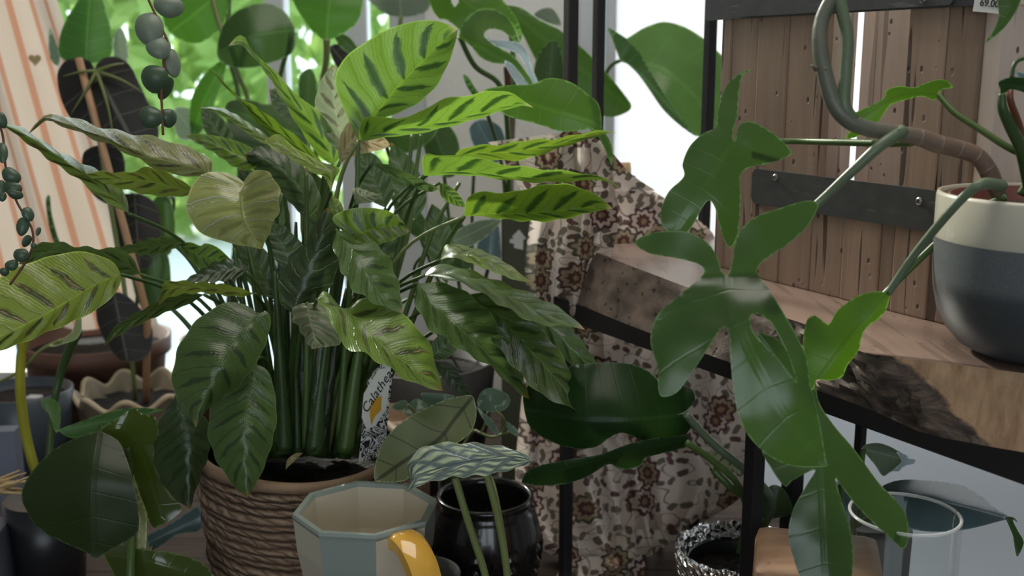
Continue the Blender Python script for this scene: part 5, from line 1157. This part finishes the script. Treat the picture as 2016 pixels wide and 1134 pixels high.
# dark climbing mass below
for outl, md, mt in (([(165, 300), (205, 285), (240, 300), (245, 350), (225, 400), (190, 390), (165, 350)], [(200, 290, 1.80), (205, 395, 1.80)], 'anthurium_black'),
                     ([(225, 400), (262, 380), (305, 400), (318, 460), (300, 520), (255, 530), (228, 470)], [(265, 385, 1.80), (275, 525, 1.80)], 'anthurium_black'),
                     ([(262, 480), (300, 470), (330, 500), (335, 570), (310, 620), (275, 600), (258, 540)], [(295, 475, 1.80), (300, 615, 1.81)], 'broad_dark'),
                     ([(190, 600), (230, 575), (270, 600), (300, 650), (290, 700), (240, 710), (200, 660)], [(225, 580, 1.78), (250, 705, 1.78)], 'anthurium_black'),
                     ([(300, 400), (330, 385), (345, 440), (335, 500), (312, 480)], [(325, 390, 1.83), (325, 495, 1.83)], 'broad_dark')):
    bl(b1, outl, md, mt, .012, [md[0], (md[0][0] + 15, md[0][1] + 30, md[0][2] + .03), (262, 700, 1.81)], .003, 'stem_dark')
bl(b1, [(90, 395), (98, 385), (102, 420), (112, 460), (118, 480), (106, 478), (95, 440)], [(95, 390, 1.95), (112, 478, 1.95)], 'broad_dark', .004)
# broad green leaves before the window, middle
b2 = thing('rubber_plant', 'broad green leaved plant behind the middle of the left window', 'plant', root(420, 1.95, TZ + .10))
f2 = root(420, 1.95, TZ + .002)
bl(b2, [(322, 20), (340, -30), (420, -50), (455, -20), (450, 20), (430, 60), (395, 84), (362, 82), (338, 68), (322, 45)], [(440, -20, 1.85), (380, 30, 1.84), (340, 60, 1.85)], 'broad_green', .015)
bl(b2, [(428, 112), (432, 70), (448, 38), (480, 15), (520, 6), (555, 18), (578, 50), (582, 85), (570, 108), (530, 125), (490, 134), (450, 130)], [(575, 60, 1.82), (500, 70, 1.80), (435, 100, 1.82)], 'broad_dark', .02, label='dark round leaf with a brownish sheen')
bl(b2, [(376, 262), (372, 225), (380, 185), (400, 150), (425, 125), (445, 122), (440, 160), (425, 200), (408, 240), (388, 268)], [(442, 124, 1.84), (405, 190, 1.83), (382, 262, 1.84)], 'broad_green', .01)
bl(b2, [(340, 225), (352, 210), (385, 220), (395, 250), (380, 275), (350, 270)], [(345, 215, 1.86), (385, 268, 1.86)], 'broad_grey', .006)
bl(b2, [(445, 205), (480, 195), (525, 205), (560, 200), (600, 215), (620, 250), (600, 290), (540, 300), (480, 280), (450, 245)], [(450, 215, 1.78), (605, 270, 1.78)], 'broad_dark', .012)
bl(b2, [(410, 262), (440, 240), (500, 262), (530, 285), (500, 310), (440, 300)], [(415, 265, 1.76), (520, 292, 1.76)], 'broad_dark', .012)
for pts in ([(405, -60, 1.84), (430, 40, 1.84), (455, 110, 1.84), (470, 150, 1.85), (490, 220, 1.87), (480, 420, 1.9)], [(452, -40, 1.86), (450, 100, 1.86), (470, 200, 1.87), (470, 420, 1.9)], [(575, 62, 1.82), (540, 200, 1.86), (500, 420, 1.9)]):
    stem_to(b2, pts, f2, [.0045, .004, .004], 'stem_light' if pts[0][0] < 410 else 'stem_green')
b3 = thing('upright_leaf_plant', 'plant with a big upright green leaf between the window frames', 'plant', root(620, 2.0, TZ + .002))
bl(b3, [(565, -45), (578, 5), (598, 40), (622, 68), (642, 79), (668, 70), (698, 50), (712, 22), (716, -15), (714, -45)], [(643, 78, 1.74), (648, 20, 1.73), (655, -45, 1.74)], 'broad_green', .012)
stem_to(b3, [(643, 76, 1.74), (642, 120, 1.76), (630, 190, 1.80), (622, 300, 1.86), (620, 480, 1.92)], root(620, 2.0, TZ + .002), [.006, .0045, .004], 'stem_light')
bl(b3, [(655, 60), (690, 75), (710, 105), (716, 118), (690, 108), (668, 90)], [(660, 65, 1.80), (712, 112, 1.80)], 'broad_dark', .006)
bl(b3, [(650, 92), (680, 90), (712, 120), (690, 150), (662, 130)], [(655, 95, 1.84), (695, 145, 1.84)], 'anthurium_black', .006)
bl(b3, [(716, -30), (730, 5), (760, 28), (800, 34), (840, 22), (852, -10), (850, -40)], [(790, 32, 2.0), (785, -40, 2.0)], 'broad_grey', .01)
stem_to(b3, [(790, 30, 2.0), (770, 140, 2.02), (700, 400, 2.03)], root(622, 2.0, TZ + .002), .004, 'stem_light')
bl(b3, [(590, 150), (612, 135), (625, 170), (618, 220), (600, 235), (588, 190)], [(606, 140, 1.9), (605, 230, 1.9)], 'broad_dark', .006)
# monstera between wall and rods
b4 = thing('monstera', 'split-leaf monstera with silver curled leaves before the plaster wall', 'plant', root(1000, 1.75, TZ + .002))
f4 = root(1000, 1.75, TZ + .002)
bl(b4, [(838, -30), (846, 5), (855, 26), (866, 38), (866, 38), (880, 40), (903, 58), (905, 72), (905, 72), (918, 40), (945, 20), (980, 22), (1008, 48), (1024, 82), (1024, 82), (1028, 70), (1020, 42), (1002, 15), (985, -8), (975, -35)], [(880, -35, 1.58), (925, 10, 1.57), (1015, 70, 1.58)], 'monstera', .015, holes=[[(889, -4), (898, -6), (903, 2), (896, 13), (890, 6)]])
bl(b4, [(903, 72), (912, 45), (935, 24), (962, 18), (990, 26), (1010, 50), (1024, 85), (1035, 96), (1035, 96), (1015, 82), (990, 62), (965, 57), (953, 68), (962, 78), (985, 95), (1012, 112), (1040, 148), (1068, 190), (1090, 235), (1100, 258), (1075, 238), (1045, 190), (1025, 150), (1000, 128), (970, 124), (945, 112), (928, 92), (910, 78)], [(905, 74, 1.56), (960, 100, 1.55), (1030, 150, 1.55), (1098, 256, 1.56)], 'monstera', .012)
bl(b4, [(954, 72), (975, 78), (1000, 80), (1024, 86), (1038, 102), (1050, 140), (1068, 178), (1086, 215), (1102, 258), (1096, 262), (1080, 225), (1062, 190), (1042, 150), (1022, 110), (1000, 98), (975, 90)], [(956, 73, 1.54), (1030, 105, 1.53), (1100, 258, 1.54)], 'monstera_silver', .01, label='curled silvery blue leaf edge', step=8)
bl(b4, [(993, 120), (1008, 126), (1022, 142), (1045, 172), (1068, 205), (1070, 212), (1048, 195), (1020, 168), (1002, 142)], [(994, 121, 1.53), (1068, 208, 1.53)], 'monstera_silver', .004, step=7)
bl(b4, [(992, 12), (1025, 15), (1060, 38), (1100, 58), (1130, 80), (1165, 112), (1200, 150), (1232, 190), (1243, 210), (1228, 224), (1195, 230), (1150, 212), (1110, 190), (1080, 160), (1050, 110), (1030, 70), (1010, 35)], [(1000, 15, 1.70), (1100, 100, 1.69), (1240, 212, 1.70)], 'monstera', .016)
bl(b4, [(1052, 185), (1050, 150), (1058, 110), (1080, 82), (1098, 84), (1108, 115), (1112, 160), (1105, 182), (1080, 190)], [(1080, 186, 1.62), (1088, 86, 1.62)], 'broad_dark', .008)
bl(b4, [(1052, 30), (1065, 18), (1082, 15), (1095, 25), (1105, 50), (1080, 45)], [(1060, 22, 1.8), (1100, 48, 1.8)], 'broad_grey', .004)
bl(b4, [(952, 178), (1000, 168), (1045, 166), (1075, 155), (1100, 155), (1130, 165), (1160, 188), (1178, 204), (1184, 230), (1186, 252), (1200, 275), (1207, 300), (1204, 326), (1198, 312), (1180, 272), (1165, 255), (1130, 258), (1100, 258), (1060, 245), (1010, 232), (985, 220), (970, 200)], [(960, 182, 1.29), (1080, 215, 1.275), (1185, 255, 1.27), (1204, 325, 1.27)], 'monstera', .012)
stem_to(b4, [(905, 72, 1.57), (935, 130, 1.60), (985, 170, 1.62), (1000, 260, 1.65), (1003, 400, 1.7)], f4, [.004, .004, .005], 'stem_green')
stem_to(b4, [(998, 130, 1.66), (1002, 200, 1.68), (1004, 330, 1.70), (1004, 480, 1.72)], f4, [.0058, .006, .007], 'brown_pot')
stem_to(b4, [(1000, 15, 1.7), (1012, 150, 1.7), (1005, 350, 1.72)], f4, .004, 'stem_green')
bl(b4, [(912, 148), (922, 152), (935, 172), (946, 190), (938, 196), (920, 172)], [(914, 150, 1.62), (944, 194, 1.62)], 'broad_green', .004, [(940, 192, 1.62), (965, 240, 1.64), (990, 340, 1.68), (1000, 480, 1.72)], .003)
# bluish dull leaves low in front of the wall
b5 = thing('grey_leaf_plant', 'plant with dull grey and blue-green leaves before the plaster wall', 'plant', root(930, 1.9, TZ + .002))
f5 = root(930, 1.9, TZ + .002)
bl(b5, [(925, 250), (950, 235), (985, 250), (995, 290), (980, 320), (950, 310), (930, 280)], [(940, 240, 1.75), (980, 315, 1.75)], 'blue_leaf', .01, [(940, 245, 1.76), (930, 400, 1.8), (930, 560, 1.85)], .003)
bl(b5, [(835, 497), (850, 478), (880, 468), (905, 450), (940, 435), (985, 432), (975, 450), (945, 475), (905, 492), (870, 499)], [(838, 495, 1.42), (900, 472, 1.41), (980, 434, 1.42)], 'broad_grey', .008, [(842, 494, 1.42), (815, 530, 1.44), (830, 600, 1.6), (900, 720, 1.8)], .002)
bl(b5, [(938, 505), (942, 470), (955, 440), (972, 430), (982, 445), (986, 480), (985, 515), (965, 530), (945, 525)], [(970, 434, 1.60), (962, 525, 1.60)], 'blue_leaf', .008, [(962, 522, 1.61), (945, 600, 1.7), (932, 700, 1.8)], .003)
bl(b5, [(770, 390), (800, 385), (830, 420), (850, 455), (858, 478), (840, 480), (800, 450)], [(780, 388, 1.52), (852, 476, 1.52)], 'broad_dark', .006)
bl(b5, [(745, 255), (790, 232), (840, 235), (862, 255), (830, 290), (780, 300)], [(750, 258, 1.60), (855, 255, 1.60)], 'broad_dark', .01, [(752, 262, 1.6), (800, 400, 1.7), (900, 640, 1.82)], .003)
bl(b5, [(870, 440), (900, 430), (925, 470), (930, 520), (900, 540), (878, 500)], [(890, 432, 1.7), (915, 535, 1.7)], 'broad_dark', .008, [(895, 500, 1.71), (915, 640, 1.8)], .003)
bl(b5, [(830, 255), (870, 240), (900, 270), (905, 330), (880, 350), (845, 320)], [(850, 248, 1.74), (890, 345, 1.74)], 'broad_dark', .008, [(870, 300, 1.75), (890, 480, 1.8), (920, 640, 1.84)], .003)
# big leaf in front of the frosted window
b6 = thing('elephant_ear', 'elephant-ear plant with one big drooping leaf against the frosted window', 'plant', root(1160, 1.9, TZ + .002))
bl(b6, [(1222, 118), (1213, 98), (1205, 76), (1197, 55), (1212, 66), (1228, 76), (1240, 72), (1262, 58), (1285, 48), (1310, 43), (1345, 52), (1380, 72), (1412, 100), (1435, 130), (1440, 200), (1425, 255), (1395, 268), (1372, 268), (1340, 246), (1305, 215), (1275, 172), (1255, 145), (1235, 126)], [(1222, 120, 1.78), (1290, 130, 1.74), (1360, 180, 1.73), (1420, 262, 1.75)], 'elephant_leaf', .025, side=-.07)
bl(b6, [(1222, 120), (1213, 98), (1205, 76), (1197, 55), (1215, 64), (1236, 78), (1256, 98), (1272, 125), (1292, 160), (1320, 203), (1350, 240), (1371, 268), (1340, 248), (1305, 215), (1275, 172), (1255, 145), (1235, 126)], [(1222, 118, 1.66), (1270, 155, 1.62), (1368, 265, 1.60)], 'anthurium', .004, label='folded darker edge of the big leaf')
stem_to(b6, [(1222, 119, 1.78), (1205, 128, 1.79), (1192, 150, 1.80), (1184, 200, 1.82), (1178, 290, 1.84), (1172, 420, 1.86)], root(1160, 1.9, TZ + .002), [.003, .0035, .004], 'stem_green')
# satin vine near the tag
b7 = thing('satin_vine', 'small trailing plant with silver speckled leaves behind the olive leaf', 'plant', P(900, 900, 1.45))
for outl, md in (([(940, 795), (945, 775), (962, 764), (985, 768), (1002, 780), (1003, 795), (990, 808), (965, 811), (948, 806)], [(975, 810, 1.32), (955, 768, 1.32)]),
                 ([(829, 775), (850, 774), (880, 776), (895, 781), (878, 790), (855, 797), (842, 797)], [(830, 776, 1.33), (893, 782, 1.33)]),
                 ([(770, 802), (782, 792), (798, 788), (803, 797), (795, 806), (782, 808)], [(770, 802, 1.36), (802, 794, 1.36)]),
                 ([(795, 805), (820, 785), (838, 795), (842, 808), (822, 818), (800, 818)], [(800, 815, 1.40), (838, 798, 1.40)]),
                 ([(938, 800), (952, 812), (970, 828), (980, 845), (980, 860), (972, 852), (955, 832)], [(940, 802, 1.30), (979, 858, 1.30)]),
                 ([(992, 828), (1010, 838), (1020, 850), (1016, 858), (1002, 848)], [(994, 830, 1.33), (1016, 856, 1.33)])):
    bl(b7, outl, md, 'satin_leaf', .005, step=6)
for pts in ([(975, 808, 1.32), (990, 822, 1.32), (994, 840, 1.33), (985, 856, 1.34), (965, 860, 1.35), (945, 852, 1.36), (930, 850, 1.38), (905, 890, 1.45)], [(960, 812, 1.33), (955, 835, 1.34), (948, 850, 1.35)], [(880, 780, 1.34), (885, 820, 1.38), (900, 890, 1.45)], [(803, 797, 1.37), (840, 840, 1.42), (895, 895, 1.45)], [(1002, 850, 1.33), (980, 858, 1.34)], [(830, 812, 1.40), (870, 860, 1.44), (898, 895, 1.45)]):
    stalk(b7, pts, .0018, MAT['stem_light'], 'vine_stem', 6)
b7p = P(900, 900, 1.45)
pot('round_pot', 'black pot of the silver speckled vine behind the olive leaf', 922, 900, b7p.y, [(.0005, 0), (.034, 0), (.042, max(.05, b7p.z - TZ)), (.039, max(.05, b7p.z - TZ)), (.0005, max(.04, b7p.z - TZ - .006))], 'black_plastic', 40)
def stripb(a, r, z, j): return (r + .0012 * math.sin(z * 500), z)
# woven bowl at the right of the tag
wp = P(770, 835, 1.42)
pot('rattan_pot', 'brown woven pot with pale strips just right of the plant tag', 770, 835, wp.y, [(.0005, 0), (.045, .0), (.050, (wp.z - TZ) * .6), (.047, wp.z - TZ + .012), (.040, wp.z - TZ + .016), (.036, wp.z - TZ), (.0005, wp.z - TZ - .01)], 'rim_grass', 60, stripb)
# plants low right behind the shelf
b8 = thing('blue_leaf_plant', 'plant with a wide blue-grey leaf behind the glass vase', 'plant', (.33, 1.08, TZ))
bl(b8, [(1735, 965), (1752, 950), (1790, 944), (1860, 949), (1895, 955), (1930, 975), (1960, 1000), (1986, 1019), (1965, 1027), (1905, 1042), (1850, 1047), (1790, 1040), (1755, 1010)], [(1740, 975, 1.07), (1850, 985, 1.04), (1984, 1019, 1.05)], 'blue_leaf', .03, side=-.05, label='wide blue-grey ribbed leaf')
bl(b8, [(1980, 1018), (1996, 1019), (2003, 1028), (1994, 1024), (2004, 1045), (2014, 1062), (2014, 1075), (2003, 1096), (1998, 1080), (1994, 1055), (1986, 1035)], [(1983, 1020, 1.05), (2004, 1092, 1.05)], 'broad_dark', .005, step=7)
bl(b8, [(1698, 882), (1720, 872), (1745, 876), (1772, 890), (1788, 900), (1775, 918), (1752, 930), (1738, 937), (1722, 915)], [(1700, 884, 1.12), (1782, 905, 1.12)], 'broad_grey', .01, step=8)
bl(b8, [(1765, 890), (1785, 896), (1788, 902), (1802, 905), (1798, 914), (1780, 918), (1770, 928), (1758, 926), (1775, 908)], [(1766, 892, 1.11), (1796, 910, 1.11)], 'monstera_silver', .004, step=7)
bl(b8, [(1645, 950), (1665, 958), (1680, 1000), (1672, 1025), (1650, 1010)], [(1650, 953, 1.15), (1672, 1020, 1.15)], 'blue_leaf', .006, step=8)
for pts in ([(1740, 975, 1.07), (1700, 1010, 1.09), (1670, 1060, 1.11), (1690, 1085, 1.11)], [(1700, 884, 1.12), (1690, 960, 1.13), (1680, 1040, 1.12), (1700, 1085, 1.11)], [(1655, 955, 1.15), (1660, 1050, 1.13), (1690, 1085, 1.11)], [(1684, 1035, 1.1), (1715, 1022, 1.09), (1725, 1025, 1.08)]):
    stalk(b8, pts, .0028, MAT['stem_green'], 'leaf_stalk', 7)
lg = P(1715, 1065, 1.10); q = Vector((.335, 1.085, lg.z))
tq8, _ = pot('grey_fibre_pot', 'rough grey-brown pot right behind the pale wooden block', 1700, 1100, 1.085, [(.0005, 0), (.038, 0), (.044, .05), (.047, lg.z - TZ - .01), (.040, lg.z - TZ), (.034, lg.z - TZ - .008), (.0005, lg.z - TZ - .012)], 'stone_grey', 40, lambda a, r, z, j: (r * (1 + .05 * mnoise.noise(Vector((math.cos(a) * 6, math.sin(a) * 6, z * 60)))), z))

# ------------------------------------------------------------------ light
w = bpy.data.worlds.new('world'); sc.world = w; w.use_nodes = True
bg = w.node_tree.nodes['Background']; bg.inputs[0].default_value = (.83, .93, 1.0, 1); bg.inputs[1].default_value = 1.7
sl = bpy.data.lights.new('sun', 'SUN'); sl.energy = 3.2; sl.angle = math.radians(6); sl.color = (1, .95, .86)
so_ = bpy.data.objects.new('sun', sl); COL.objects.link(so_)
so_.rotation_euler = Vector((.52, -.80, -.60)).to_track_quat('-Z', 'Y').to_euler()
al_ = bpy.data.lights.new('fill_light', 'AREA'); al_.energy = 10; al_.size = 1.2; al_.color = (1, .93, .84)  # unseen overhead fill, added to brighten the leaf tops and plaster wall
ao = bpy.data.objects.new('fill_light', al_); COL.objects.link(ao); ao.location = (.1, .9, 2.66)
vs_ = sc.view_settings; vs_.view_transform = 'Standard'; vs_.look = 'None'; vs_.exposure = 0.75; vs_.gamma = 1; vs_.use_curve_mapping = False
sc.cycles.max_bounces = 10; sc.cycles.transparent_max_bounces = 16; sc.cycles.transmission_bounces = 8; sc.cycles.sample_clamp_indirect = 6; sc.cycles.use_denoising = True
